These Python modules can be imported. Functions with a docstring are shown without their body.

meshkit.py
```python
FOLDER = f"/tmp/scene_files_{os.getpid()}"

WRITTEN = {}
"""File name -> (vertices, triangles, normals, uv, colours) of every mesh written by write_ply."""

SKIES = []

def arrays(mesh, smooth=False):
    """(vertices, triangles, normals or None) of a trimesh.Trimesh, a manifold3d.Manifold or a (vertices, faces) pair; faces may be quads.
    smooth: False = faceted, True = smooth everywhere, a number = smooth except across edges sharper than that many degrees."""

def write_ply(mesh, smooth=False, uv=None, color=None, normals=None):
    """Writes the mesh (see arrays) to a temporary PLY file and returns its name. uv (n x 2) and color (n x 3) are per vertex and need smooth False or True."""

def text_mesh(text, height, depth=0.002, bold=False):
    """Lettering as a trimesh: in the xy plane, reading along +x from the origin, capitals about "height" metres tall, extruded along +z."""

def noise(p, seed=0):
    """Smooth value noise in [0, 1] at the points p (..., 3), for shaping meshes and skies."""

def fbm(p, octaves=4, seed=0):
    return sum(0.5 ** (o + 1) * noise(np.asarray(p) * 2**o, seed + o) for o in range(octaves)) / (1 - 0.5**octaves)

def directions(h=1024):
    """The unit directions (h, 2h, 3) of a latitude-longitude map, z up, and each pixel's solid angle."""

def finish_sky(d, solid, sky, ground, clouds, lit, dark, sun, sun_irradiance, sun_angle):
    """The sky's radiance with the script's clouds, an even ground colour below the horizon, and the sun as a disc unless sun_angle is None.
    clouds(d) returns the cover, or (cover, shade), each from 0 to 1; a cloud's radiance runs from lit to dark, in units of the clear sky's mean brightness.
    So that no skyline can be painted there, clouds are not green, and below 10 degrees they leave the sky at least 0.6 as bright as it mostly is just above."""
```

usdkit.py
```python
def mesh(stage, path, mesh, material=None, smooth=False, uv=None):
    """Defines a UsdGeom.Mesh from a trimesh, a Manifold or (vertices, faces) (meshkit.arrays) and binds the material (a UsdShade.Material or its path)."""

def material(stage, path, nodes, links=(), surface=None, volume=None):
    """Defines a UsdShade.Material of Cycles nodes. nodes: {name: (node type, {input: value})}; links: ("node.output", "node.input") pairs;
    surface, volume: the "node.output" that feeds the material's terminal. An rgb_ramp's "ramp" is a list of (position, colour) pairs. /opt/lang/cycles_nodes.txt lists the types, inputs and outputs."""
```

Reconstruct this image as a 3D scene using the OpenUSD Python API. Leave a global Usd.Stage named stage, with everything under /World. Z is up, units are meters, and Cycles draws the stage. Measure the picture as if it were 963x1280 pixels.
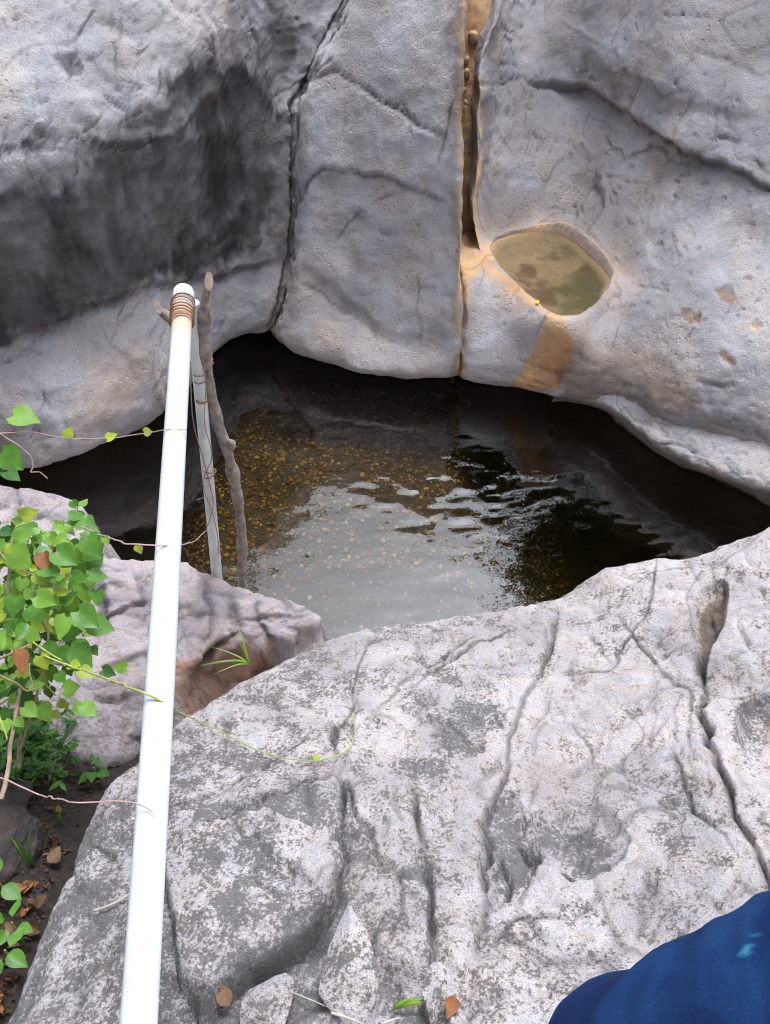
import math, random
import numpy as np, trimesh, usdkit
from pxr import Usd, UsdGeom, UsdLux, UsdShade, Gf, Sdf, Vt
from scipy.interpolate import PchipInterpolator, RBFInterpolator
from scipy.ndimage import gaussian_filter, gaussian_filter1d, grey_dilation

stage = Usd.Stage.CreateInMemory()
UsdGeom.SetStageUpAxis(stage, UsdGeom.Tokens.z)
UsdGeom.SetStageMetersPerUnit(stage, 1.0)
UsdGeom.Xform.Define(stage, '/World')
UsdGeom.Scope.Define(stage, '/World/Looks')
random.seed(5)

# ------------------------------------------------------------------ camera, sky, sun
FPX, CX, CY, CZ = 1005.0, 481.5, 640.0, 2.4
S45 = math.sqrt(.5)
cam = UsdGeom.Camera.Define(stage, '/World/camera')
cam.AddTranslateOp().Set((0, 0, CZ))
cam.AddRotateXOp().Set(45.0)
cam.CreateFocalLengthAttr(24.0)
cam.CreateHorizontalApertureAttr(24.0 * 963 / FPX)
cam.CreateVerticalApertureAttr(24.0 * 1280 / FPX)
cam.CreateClippingRangeAttr(Gf.Vec2f(.02, 500))
cam.CreateExposureAttr(0.13)

SUN = np.array([.16, .36, .92]); SUN /= np.linalg.norm(SUN)
elev, rot = math.asin(SUN[2]), math.atan2(SUN[0], SUN[1])
dome = UsdLux.DomeLight.Define(stage, '/World/sky')
skym = usdkit.material(stage, '/World/Looks/sky_look', {
    'sky': ('sky_texture', dict(sky_type='single_scattering', sun_disc=False, sun_elevation=elev, sun_rotation=rot, altitude=50., aerosol_density=6.0)),
    'tc': ('texture_coordinate', {}),
    'n': ('noise_texture', dict(scale=2.2, detail=5., roughness=.55)),
    'r': ('rgb_ramp', dict(ramp=[(.3, (.75, .75, .75)), (.62, (.96, .96, .96))])),
    'bw': ('rgb_to_bw', {}),
    'cl': ('mix', dict(mix_type='multiply', fac=1., color2=(1.50, 1.62, 1.82))),
    'm': ('mix', {}),
    'bg': ('background_shader', dict(strength=.15))},
    [('tc.generated', 'n.vector'), ('n.fac', 'r.fac'), ('sky.color', 'bw.color'), ('bw.val', 'cl.color1'),
     ('r.color', 'm.fac'), ('sky.color', 'm.color1'), ('cl.color', 'm.color2'), ('m.color', 'bg.color')], surface='bg.background')
UsdShade.MaterialBindingAPI.Apply(dome.GetPrim()).Bind(skym)
dome.GetPrim().SetCustomDataByKey('kind', 'structure')
sun = UsdLux.DistantLight.Define(stage, '/World/sun')
sun.CreateIntensityAttr(.34); sun.CreateAngleAttr(14.0); sun.CreateNormalizeAttr(True); sun.CreateColorAttr(Gf.Vec3f(1, .95, .88))
sun.AddTransformOp().Set(Gf.Matrix4d().SetRotate(Gf.Rotation(Gf.Vec3d(0, 0, 1), Gf.Vec3d(*map(float, SUN)))))

# ------------------------------------------------------------------ helpers
used = {}
def numbered(path):
    n = used.get(path, 0); used[path] = n + 1
    return path if n == 0 else f'{path}_{n:03d}'
def tag(prim, label=None, cat=None, group=None, kind=None):
    p = prim.GetPrim() if hasattr(prim, 'GetPrim') else prim
    for k, v in (('label', label), ('category', cat), ('group', group), ('kind', kind)):
        if v: p.SetCustomDataByKey(k, v)
    return p
TONE = {}
def obj(name, mesh, mat, parent=None, smooth=True, mask=None):
    base = '/World' if parent is None else str(parent.GetPath())
    m = usdkit.mesh(stage, numbered(f'{base}/{name}'), mesh, mat, smooth=smooth)
    freq = TONE.get(str(mat.GetPath()) if hasattr(mat, 'GetPath') else None)
    if mask is not None and freq:                    # broad tone (r) and middling mottle (g) of the stone
        v = np.asarray(mesh[0]); tone = np.stack([.5 + .34 * fbm(v * freq[0], 4, 7, gain=.6), .5 + .34 * fbm(v * freq[1], 3, 17, gain=.6), np.zeros(len(v))], 1)
        UsdGeom.PrimvarsAPI(m).CreatePrimvar('tone', Sdf.ValueTypeNames.Color3fArray, 'vertex').Set(Vt.Vec3fArray.FromNumpy(tone.astype(np.float32)))
    if mask is not None:
        UsdGeom.PrimvarsAPI(m).CreatePrimvar('mask', Sdf.ValueTypeNames.Color3fArray, 'vertex').Set(Vt.Vec3fArray.FromNumpy(np.asarray(mask, np.float32)))
    return m.GetPrim()
def thing(name, label, cat, loc=(0, 0, 0), rz=0., group=None):
    x = UsdGeom.Xform.Define(stage, numbered('/World/' + name))
    x.AddTranslateOp().Set(Gf.Vec3d(*map(float, loc))); x.AddRotateZOp().Set(float(rz))
    return tag(x, label, cat, group)

def ray(px, py):
    a, b = (px - CX) / FPX, (py - CY) / FPX
    return np.array([a, S45 * (1 - b), -S45 * (1 + b)])
def at_z(px, py, z):
    d = ray(px, py); return np.array([0, 0, CZ]) + d * ((z - CZ) / d[2])
def at_y(px, py, y):
    d = ray(px, py); return np.array([0, 0, CZ]) + d * (y / d[1])
def at_d(px, py, dist):
    d = ray(px, py); return np.array([0, 0, CZ]) + d / np.linalg.norm(d) * dist
def proj(P):
    x, y, z = P[..., 0], P[..., 1], P[..., 2] - CZ
    w = S45 * (y - z); v = S45 * (y + z)
    w = np.maximum(w, .05)
    return np.stack([CX + FPX * x / w, CY - FPX * v / w], -1), w

def noise(p, seed=0):
    """smooth gradient-like value noise, -1..1"""
    p = np.asarray(p, float); i = np.floor(p).astype(np.int64); t = p - i
    t = t * t * t * (t * (t * 6 - 15) + 10)
    base = i[..., 0] * 374761393 + i[..., 1] * 668265263 + i[..., 2] * 1440670441 + seed * 144665
    out = 0.
    for a, b, c in np.ndindex(2, 2, 2):
        h = (base + a * 374761393 + b * 668265263 + c * 1440670441) & 0xFFFFFFFF
        h = ((h ^ (h >> 13)) * 1274126177) & 0xFFFFFFFF
        w = (t[..., 0] if a else 1 - t[..., 0]) * (t[..., 1] if b else 1 - t[..., 1]) * (t[..., 2] if c else 1 - t[..., 2])
        out = out + ((h ^ (h >> 16)) & 0xFFFFFF) * w
    return out / 8388607.5 - 1
def fbm(p, octaves=4, seed=0, gain=.5, ridged=False):
    s, amp, tot = 0., 1., 0.
    p = np.asarray(p, float)
    for o in range(octaves):
        n = noise(p * 2.03 ** o + o * 13.7, seed + o)
        s = s + amp * ((1 - 2 * np.abs(n)) if ridged else n); tot += amp; amp *= gain
    return s / tot
def sstep(a, b, x):
    t = np.clip((x - a) / (b - a), 0, 1); return t * t * (3 - 2 * t)

def line_dist(Q, poly):
    """distance to an open polyline, side sign (left positive) and position along, 2-D"""
    poly = np.asarray(poly, float); d = np.full(Q.shape[:-1], 1e9); side = np.zeros_like(d); along = np.zeros_like(d)
    L = np.r_[0, np.cumsum(np.linalg.norm(np.diff(poly, axis=0), axis=1))]
    for k, (a, b) in enumerate(zip(poly[:-1], poly[1:])):
        ab = b - a; l2 = (ab ** 2).sum()
        t = np.clip(((Q - a) @ ab) / l2, 0, 1)
        r = Q - a - t[..., None] * ab
        dd = np.hypot(r[..., 0], r[..., 1]); m = dd < d
        d = np.where(m, dd, d); side = np.where(m, np.sign(ab[0] * (Q[..., 1] - a[1]) - ab[1] * (Q[..., 0] - a[0])), side)
        along = np.where(m, (L[k] + t * math.sqrt(l2)) / L[-1], along)
    return d, side, along
def poly_sd(Q, poly):
    """signed distance to a closed polygon, positive inside"""
    poly = np.asarray(poly, float); n = len(poly)
    inside = np.zeros(Q.shape[:-1], bool)
    for k in range(n):
        a, b = poly[k], poly[(k + 1) % n]
        c = (a[1] > Q[..., 1]) != (b[1] > Q[..., 1])
        xs = a[0] + (Q[..., 1] - a[1]) / ((b[1] - a[1]) if b[1] != a[1] else 1e-9) * (b[0] - a[0])
        inside ^= c & (Q[..., 0] < xs)
    d = line_dist(Q, np.vstack([poly, poly[:1]]))[0]
    return np.where(inside, d, -d)
def smooth_poly(poly, n=120, closed=True, s=1.5):
    p = np.asarray(poly, float)
    q = np.vstack([p, p[:1]]) if closed else p
    L = np.r_[0, np.cumsum(np.linalg.norm(np.diff(q, axis=0), axis=1))]
    t = np.linspace(0, L[-1], n, endpoint=not closed)
    r = np.stack([np.interp(t, L, q[:, k]) for k in range(q.shape[1])], 1)
    return gaussian_filter1d(r, s, axis=0, mode='wrap' if closed else 'nearest')
def grid_faces(h, w):
    i = np.arange(h * w).reshape(h, w)
    return np.stack([i[:-1, :-1], i[:-1, 1:], i[1:, 1:], i[1:, :-1]], -1).reshape(-1, 4)
def grid_normals(P):
    du = np.gradient(P, axis=1); dv = np.gradient(P, axis=0)
    n = np.cross(du, dv); return n / np.maximum(np.linalg.norm(n, axis=-1, keepdims=True), 1e-12)

class Rock:
    """a grid of points that is sculpted: displaced along its normals by noise, cracks, steps and hollows"""
    def __init__(s, P):
        s.P = P; s.N = grid_normals(P)
        if (s.N * (np.array([0, 0, CZ + 1]) - P)).sum(-1).mean() < 0:
            s.P = P[:, ::-1].copy(); s.N = grid_normals(s.P)
        s.Q, s.w = proj(s.P)
        s.face = sstep(-.15, .25, (s.N * (np.array([0, 0, CZ]) - s.P)).sum(-1) / np.linalg.norm(np.array([0, 0, CZ]) - s.P, axis=-1))
        s.disp = np.zeros(P.shape[:2]); s.mask = np.zeros(P.shape[:2] + (3,))
        jit = np.stack([fbm(s.P * 9, 4, 71), fbm(s.P * 9, 4, 72)], -1)
        s.J = s.Q + jit * (.030 * FPX / s.w)[..., None]         # wandering lines
        s.J2 = s.Q + jit * (.07 * FPX / s.w)[..., None]
    def _near(s, poly, pad):
        p = np.asarray(poly, float); lo, hi = p.min(0) - pad, p.max(0) + pad
        return (s.Q[..., 0] > lo[0]) & (s.Q[..., 0] < hi[0]) & (s.Q[..., 1] > lo[1]) & (s.Q[..., 1] < hi[1]) & (s.face > 0)
    def crack(s, poly, width, depth, darken=.8, darkw=None, taper=True):  # grooves the line and darkens its colour
        m = s._near(poly, 90)
        if not m.any(): return
        d, side, al = line_dist(s.J[m], poly); d = d * s.w[m] / FPX
        k = np.sqrt(np.clip(np.minimum(al, 1 - al) * 8, 0, 1)) * .8 + .2 if taper else 1.
        k = k * (.75 + .5 * fbm(s.P[m] * 14, 2, 33)); rag = .55 + 1.1 * np.abs(noise(s.P[m] * 42, 34))
        g = np.exp(-(d / (width * (.5 + .5 * k) * rag)) ** 2)
        s.disp[m] -= depth * k * g * s.face[m]
        s.mask[m, 2] = np.maximum(s.mask[m, 2], darken * np.exp(-(d / (darkw or width * 1.4)) ** 2) * np.clip(k, 0, 1))
    def step(s, poly, h, width, reach):
        """raises the left side of the line, fading away over reach"""
        m = s._near(poly, 160)
        if not m.any(): return
        d, side, al = line_dist(s.J[m], poly); d = d * s.w[m] / FPX
        e = np.clip(np.minimum(al, 1 - al) * 6, 0, 1)
        s.disp[m] += h * (.5 + .5 * np.tanh(side * d / width)) * np.exp(-d / reach) * e * s.face[m]
    def lump(s, poly, h, width, jit=True):
        """raises (or sinks) the inside of an outline with an edge of the given width"""
        m = s._near(poly, 60)
        if not m.any(): return
        sd = poly_sd((s.J if jit else s.Q)[m], poly) * s.w[m] / FPX
        t = np.clip(sd / width + .3, 0, 1)
        s.disp[m] += h * np.sqrt(1 - (1 - t) ** 2) * s.face[m]
    def stain_shade(s, poly, ch, amount, soft, jit=True, sub=None):  # stains, and in places shade put into the colour
        m = s._near(poly, 120)
        if not m.any(): return
        sd = poly_sd((s.J2 if jit else s.Q)[m], poly)
        if jit: sd = sd + .9 * soft * fbm(s.P[m] * [16, 16, 7], 5, 78, gain=.65); soft = soft * .5
        s.mask[m, ch] = np.maximum(s.mask[m, ch], amount * sstep(-soft, soft, sd))
    def line_stain(s, poly, ch, amount, width):
        m = s._near(poly, 80)
        d = line_dist(s.J[m], poly)[0]
        s.mask[m, ch] = np.maximum(s.mask[m, ch], amount * np.exp(-(d / width) ** 2))
    def apply(s):
        s.P = s.P + s.N * s.disp[..., None]; s.disp = np.zeros_like(s.disp)
        return s
    def algae_shade(s):  # waterline algae, and the shade under the lips put into the colour
        s.mask[..., 1] = np.maximum(s.mask[..., 1], .97 * sstep(.045, .005, s.P[..., 2] + .02 * fbm(s.P * 14, 3, 77)))
    def creases(s, amps, seed, stretch=(1, 1, 1)):
        for k, (f, a) in enumerate(amps):
            n = np.abs(noise(s.P * np.asarray(stretch) * f + .35 * noise(s.P * f * 1.7, seed + 40 + k)[..., None], seed + k)); c = np.sqrt(n + .002)
            s.disp += a * (c - .6) * s.face
            s.mask[..., 2] = np.maximum(s.mask[..., 2], min(.5, a * 40) * np.exp(-(n / .022) ** 2) * s.face * (noise(s.P * f * .6 + 7, seed + 20 + k) > -.05))
    def mesh(s): return s.P.reshape(-1, 3), grid_faces(*s.P.shape[:2])
    def masks(s): return np.clip(s.mask.reshape(-1, 3), 0, 1)

def resample(net, nu, nv, blur):
    """net: (columns, rows, 3) control points -> dense smooth grid (nv rows, nu columns)"""
    net = np.asarray(net, float)
    def par(a):                                    # mean chord length along axis 0
        L = np.linalg.norm(np.diff(a, axis=0), axis=-1).mean(1); t = np.r_[0, np.cumsum(np.maximum(L, .01))]; return t / t[-1]
    tu = par(net); A = PchipInterpolator(tu, net, axis=0)(np.linspace(0, 1, nu))
    tv = par(A.transpose(1, 0, 2)); B = PchipInterpolator(tv, A, axis=1)(np.linspace(0, 1, nv))
    G = B.transpose(1, 0, 2)
    return np.stack([gaussian_filter(G[..., k], blur, mode='nearest') for k in range(3)], -1)

def column(px0, py0, z0, steps, under=(.17, .45), tail=((45, 1.0), (8, 2.5))):
    """one profile of a rock: under the lip, the lip, then upwards through pixels (px, py) at the given slopes; tail carries on in the world"""
    p = at_z(px0, py0, z0); pts = [p]
    for px, py, sl in steps:
        d = ray(px, py); m = math.tan(math.radians(sl)); q = pts[-1]
        t = (q[2] - CZ - m * q[1]) / (d[2] - m * d[1])
        pts.append(np.array([0, 0, CZ]) + t * d)
    dirv = np.array([pts[-1][0] * .25, pts[-1][1], 0]); dirv /= np.linalg.norm(dirv)
    for sl, ln in tail:
        pts.append(pts[-1] + ln * (math.cos(math.radians(sl)) * dirv + np.array([0, 0, math.sin(math.radians(sl))])))
    back = np.array([p[0] * .3, p[1], 0]); back /= np.linalg.norm(back)
    low = [p + back * under[1] * 1.3 + [0, 0, -.85 - z0], p + back * under[1] + [0, 0, -.12 - z0], p + back * under[0] + [0, 0, -.68 * z0]]
    return np.array(low + pts)
def roll(col, dx, back):
    q = col.copy(); q[:, 0] += dx; q[:, 1] += back; return q

# ------------------------------------------------------------------ materials
def rock_look(name, c_light, c_dark, speck, speck_amt, stain_rgb, scale=1., bump=.5, pits=.3, solid=1., shift=.0, dist=.008, grain=.8, fine=34., midn=11., thr=None, orange=((.64, .40, .20), (.33, .155, .055)), warm=(1.06, .99, .93)):
    """mask.r orange mineral crust, mask.g dark staining, lichen and painted shade, mask.b darkened cracks; solid: how far mask.g stains evenly, shift: how far it thickens the specks"""
    TONE['/World/Looks/' + name] = (4. * scale, midn * scale)
    return usdkit.material(stage, '/World/Looks/' + name, {
        'geo': ('geometry', {}), 'at': ('attribute', dict(attribute='mask')), 'sep': ('separate_color', {}), 'tn': ('attribute', dict(attribute='tone')), 'ts': ('separate_color', {}),
        'r1': ('rgb_ramp', dict(ramp=[(.36, c_dark), (.60, c_light)])),
        'n2': ('noise_texture', dict(scale=fine * scale, detail=5., roughness=.72)),
        'wr': ('rgb_ramp', dict(ramp=[(.35, (.97, .985, 1.04)), (.65, warm)])), 'wm': ('mix', dict(mix_type='multiply', fac=1.)),
        'add': ('math', dict(math_type='multiply_add', value2=.68, value3=0.)), 'addb': ('math', dict(math_type='multiply_add', value2=.32)), 'addc': ('math', dict(math_type='multiply_add', value2=shift)),
        'r2': ('rgb_ramp', dict(ramp=[((thr or .59 - .1 * speck_amt) - .015, (0, 0, 0)), ((thr or .62 - .1 * speck_amt) + .045, (1, 1, 1))])),
        'sp': ('math', dict(math_type='multiply', value2=min(1., .35 + speck_amt * .5))),
        'mix1': ('mix', dict(color2=speck)),
        'gr': ('noise_texture', dict(scale=210. * scale, detail=2., roughness=.6)),
        'grr': ('rgb_ramp', dict(ramp=[(.30, (.55, .55, .57)), (.5, (1, 1, 1)), (.72, (1.3, 1.28, 1.25))])),
        'mixg': ('mix', dict(mix_type='multiply', fac=grain)),
        'on': ('rgb_ramp', dict(ramp=[(.35, orange[1]), (.6, orange[0])])), 'mixo': ('mix', {}),
        'sol': ('math', dict(math_type='multiply', value2=solid)), 'mixs': ('mix', dict(color2=stain_rgb)), 'mixc': ('mix', dict(color2=tuple(x * .28 for x in speck))),
        'vor': ('voronoi_texture', dict(scale=46. * scale, feature='f1', randomness=1.)),
        'vr': ('rgb_ramp', dict(ramp=[(.0, (0, 0, 0)), (.28, (1, 1, 1))])), 'vsel': ('rgb_ramp', dict(ramp=[(.5, (0, 0, 0)), (.60, (1, 1, 1))])), 'vm': ('mix', dict(color1=(1, 1, 1))),
        'h2': ('math', dict(math_type='multiply_add', value2=.30)), 'h3': ('math', dict(math_type='multiply_add', value2=pits)),
        'bump': ('bump', dict(strength=bump, distance=dist)),
        'rough': ('math', dict(math_type='multiply_add', value2=-.28 * solid, value3=.88)),
        'p': ('principled_bsdf', dict(roughness=.85, specular_ior_level=.35))},
        [('at.color', 'sep.color'), ('tn.color', 'ts.color')] + [('geo.position', k + '.vector') for k in ('n2', 'gr', 'vor')] +
        [('ts.r', 'r1.fac'), ('n2.fac', 'add.value1'), ('ts.g', 'addb.value1'), ('add.value', 'addb.value3'), ('sep.g', 'addc.value1'), ('addb.value', 'addc.value3'),
         ('ts.g', 'wr.fac'), ('r1.color', 'wm.color1'), ('wr.color', 'wm.color2'),
         ('addc.value', 'r2.fac'), ('r2.color', 'sp.value1'), ('sp.value', 'mix1.fac'), ('wm.color', 'mix1.color1'),
         ('gr.fac', 'grr.fac'), ('mix1.color', 'mixg.color1'), ('grr.color', 'mixg.color2'),
         ('ts.r', 'on.fac'), ('sep.r', 'mixo.fac'), ('mixg.color', 'mixo.color1'), ('on.color', 'mixo.color2'),
         ('sep.g', 'sol.value1'), ('sol.value', 'mixs.fac'), ('mixo.color', 'mixs.color1'),
         ('mixs.color', 'mixc.color1'), ('sep.b', 'mixc.fac'), ('mixc.color', 'p.base_color'),
         ('vor.distance', 'vr.fac'), ('ts.g', 'vsel.fac'), ('vsel.color', 'vm.fac'), ('vr.color', 'vm.color2'),
         ('gr.fac', 'h2.value1'), ('n2.fac', 'h2.value3'), ('vm.color', 'h3.value1'), ('h2.value', 'h3.value3'), ('h3.value', 'bump.height'), ('bump.normal', 'p.normal'),
         ('sep.g', 'rough.value1'), ('rough.value', 'p.roughness')], surface='p.BSDF')
def plain(name, rgb, rough=.6, var=.15, scale=30., spec=.4, trans=0., bump=0., rgb2=None):
    nodes = {'geo': ('geometry', {}), 'n': ('noise_texture', dict(scale=scale, detail=5., roughness=.6)),
             'r': ('rgb_ramp', dict(ramp=[(.3, tuple(x * (1 - var) for x in rgb)), (.7, rgb2 or tuple(min(1, x * (1 + var)) for x in rgb))])),
             'p': ('principled_bsdf', dict(roughness=rough, specular_ior_level=spec))}
    links = [('geo.position', 'n.vector'), ('n.fac', 'r.fac'), ('r.color', 'p.base_color')]
    out = 'p.BSDF'
    if bump:
        nodes['b'] = ('bump', dict(strength=.6, distance=bump)); links += [('n.fac', 'b.height'), ('b.normal', 'p.normal')]
    if trans:
        nodes['t'] = ('translucent_bsdf', {}); nodes['tm'] = ('mix', dict(mix_type='multiply', fac=1., color2=(1.25, 1.25, .6))); nodes['mx'] = ('mix_closure', dict(fac=trans))
        links += [('r.color', 'tm.color1'), ('tm.color', 't.color'), ('p.BSDF', 'mx.closure1'), ('t.BSDF', 'mx.closure2')]; out = 'mx.closure'
    return usdkit.material(stage, '/World/Looks/' + name, nodes, links, surface=out)
def water_look(name, tint, ior=1.33, bump=.0, rough=.0, scale=14.):
    return usdkit.material(stage, '/World/Looks/' + name, {
        'geo': ('geometry', {}), 'n': ('noise_texture', dict(scale=scale, detail=3., roughness=.5, distortion=.3)),
        'b': ('bump', dict(strength=.5, distance=bump)), 't': ('transparent_bsdf', dict(color=tint)), 'g': ('glossy_bsdf', dict(color=(1, 1, 1), roughness=rough)),
        'f': ('fresnel', dict(IOR=ior)), 'm': ('mix_closure', {})},
        [('geo.position', 'n.vector'), ('n.fac', 'b.height'), ('b.normal', 'g.normal'), ('b.normal', 'f.normal'),
         ('f.fac', 'm.fac'), ('t.BSDF', 'm.closure1'), ('g.BSDF', 'm.closure2')], surface='m.closure')

ROCK_FAR = rock_look('smooth_grey_rock', (.405, .385, .39), (.28, .268, .275), (.17, .165, .175), .15, (.020, .0175, .0165), scale=.8, bump=.8, pits=.7, dist=.009, grain=.5, fine=55., midn=9., warm=(1.06, .985, .92))
ROCK_NEAR = rock_look('lichened_rock', (.545, .50, .492), (.38, .348, .345), (.15, .142, .14), 1.2, (.10, .097, .10), scale=1.7, bump=1., pits=.25, solid=.0, shift=.15, dist=.010, fine=80., midn=20., thr=.585, grain=.8)
ROCK_MAUVE = rock_look('mauve_rock', (.42, .37, .372), (.30, .26, .265), (.13, .118, .12), .45, (.07, .065, .065), scale=1.7, bump=1., pits=.25, solid=.3, shift=.13, dist=.009, fine=50., midn=14., thr=.60, orange=((.30, .13, .06), (.16, .065, .035)))
WATER = water_look('pool_water_look', (.74, .69, .53), 1.78, bump=.0012, scale=16.)
PUDDLE = water_look('puddle_water_look', (.95, .91, .82), 1.42, bump=.0004)
PUDDLE_CLEAR = water_look('clear_puddle_look', (.80, .78, .70), 1.33, bump=.0003)

#@@STRUCTURE
# ------------------------------------------------------------------ far rocks
AB = [(338, 411), (352, 372), (362, 320), (366, 225), (369, 130), (434, 0), (470, -100)]       # joint between left and middle rock
ab_slopes = [72, 66, 66, 60, 52, 42]
def ab_steps(): return [(x, y, s) for (x, y), s in zip(AB[1:], ab_slopes)]

def left_wall():
    xs = [-260, -110, 0, 60, 130, 190, 228, 262, 300]
    lip = [650, 606, 588, 579, 556, 526, 484, 444, 420]
    mid = [560, 520, 500, 490, 462, 440, 420, 395, 378]
    grv = [440, 430, 421, 412, 382, 360, 352, 346, 338]
    drk = [330, 310, 300, 285, 260, 250, 245, 245, 240]
    edg = [240, 215, 185, 165, 145, 130, 110, 80, 75]
    cols = []
    for i, x in enumerate(xs):
        f = i / 8
        top = x + 70 * f; xe = x + 40 * f
        cols.append(column(x, lip[i], .15, [(x, mid[i], 70), (x, grv[i], 34 + 22 * f), (x + 14 * f, drk[i], 88 - 22 * f), (xe, edg[i], 70 - 8 * f), (top, 0, 34 + 14 * f), (top + 25 * f, -100, 38)], tail=((52 - 20 * f, 1.2 - .5 * f), (20 - 12 * f, 3.0))))  # tail lies out of view, its height shaped to darken the pool reflection
    e = column(338, 411, .15, ab_steps(), tail=((30, .6), (7, 3.0)))
    cols += [e, roll(e, .03, .10), roll(e, .06, .40)]
    R = Rock(resample(cols, 500, 580, 5))
    P = R.P
    R.disp += .035 * fbm(P * 2.2, 3, 1) + .014 * fbm(P * [9, 9, 13], 3, 2) + .004 * fbm(P * 34, 3, 3)
    R.disp -= .018 * np.clip(fbm(P * [6, 6, 3.4], 3, 9, ridged=True) - .45, 0, 1)
    R.apply(); R.__init__(R.P)
    groove = [(-40, 424), (0, 421), (60, 413), (105, 388), (160, 366), (230, 353), (300, 336), (358, 328)]
    R.step([p for p in groove], -.035, .012, .10); R.crack(groove, .014, .022, .7)
    for c in ([(0, 95), (25, 70), (60, 52), (95, 48), (118, 10)], [(268, 40), (275, 85), (262, 50)], [(200, 85), (197, 115), (210, 125)], [(150, 20), (146, 100)], [(78, 335), (105, 370), (125, 392)],
              [(0, 448), (30, 440), (55, 446)], [(110, 175), (170, 185), (230, 172), (290, 150)], [(205, 185), (207, 210)], [(300, 290), (298, 315)], [(50, 225), (62, 260)],
              [(305, 10), (325, 60), (322, 110), (345, 150)], [(340, 120), (365, 112), (380, 100)]):
        R.crack(c, .006, .010, .6)
    R.crack(AB, .014, .04, .95, .010, taper=False)
    R.creases([(3.2, .008), (8, .003), (22, .0022)], 400, (1, 1, .7))
    for k in range(60):
        x, y = random.uniform(-20, 350), random.uniform(-20, 560); a = random.choice([1.5, 1.75, .5, 2.6]) + random.gauss(0, .25); l = random.uniform(15, 70)
        R.crack([(x, y), (x + l * .5 * math.cos(a) + random.uniform(-5, 5), y + l * .5 * math.sin(a)), (x + l * math.cos(a), y + l * math.sin(a))], .004, .007, .45)
    R.step([(215, 320), (235, 300), (285, 270), (300, 230)], .03, .02, .10)
    R.step([(0, 250), (40, 225), (110, 200)], -.03, .02, .08); R.step([(120, 165), (230, 170), (300, 140)], .025, .015, .07)
    R.lump([(70, 70), (95, 65), (105, 85), (88, 95), (75, 88)], -.02, .03)
    dark = [(-60, 250), (0, 235), (40, 250), (95, 230), (112, 205), (100, 168), (150, 150), (185, 125), (205, 118), (235, 62), (275, 70), (330, 95), (345, 60), (352, 130), (352, 230), (330, 300), (290, 325), (225, 350), (150, 368), (108, 388), (62, 412), (0, 418), (-60, 424)]
    R.stain_shade(dark, 1, .97, 26)
    gm = R._near(groove, 60); gd, gs, _ = line_dist(R.J[gm], groove)
    R.mask[gm, 1] *= 1 - .9 * sstep(-2, 5, gs * gd)
    for k in range(90):
        x, y = random.uniform(-10, 420), random.uniform(-10, 200); R.crack([(x, y), (x + random.uniform(2, 7), y + random.uniform(-1, 3))], .0055, .008, .55, taper=False)
    R.stain_shade([(300, -60), (330, 0), (325, 60), (340, 110), (368, 95), (380, 40), (430, -20), (440, -60)], 1, .78, 22)
    R.stain_shade([(340, 60), (372, 120), (366, 225), (362, 320), (340, 330), (290, 330), (330, 230)], 1, .55, 30)
    R.stain_shade([(-60, 170), (0, 180), (70, 178), (80, 190), (30, 195), (-60, 198)], 1, .7, 10); R.stain_shade([(20, 165), (55, 150), (62, 178), (25, 186)], 1, .8, 10)
    R.stain_shade([(78, 72), (96, 68), (104, 84), (86, 96)], 1, .85, 8)
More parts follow.
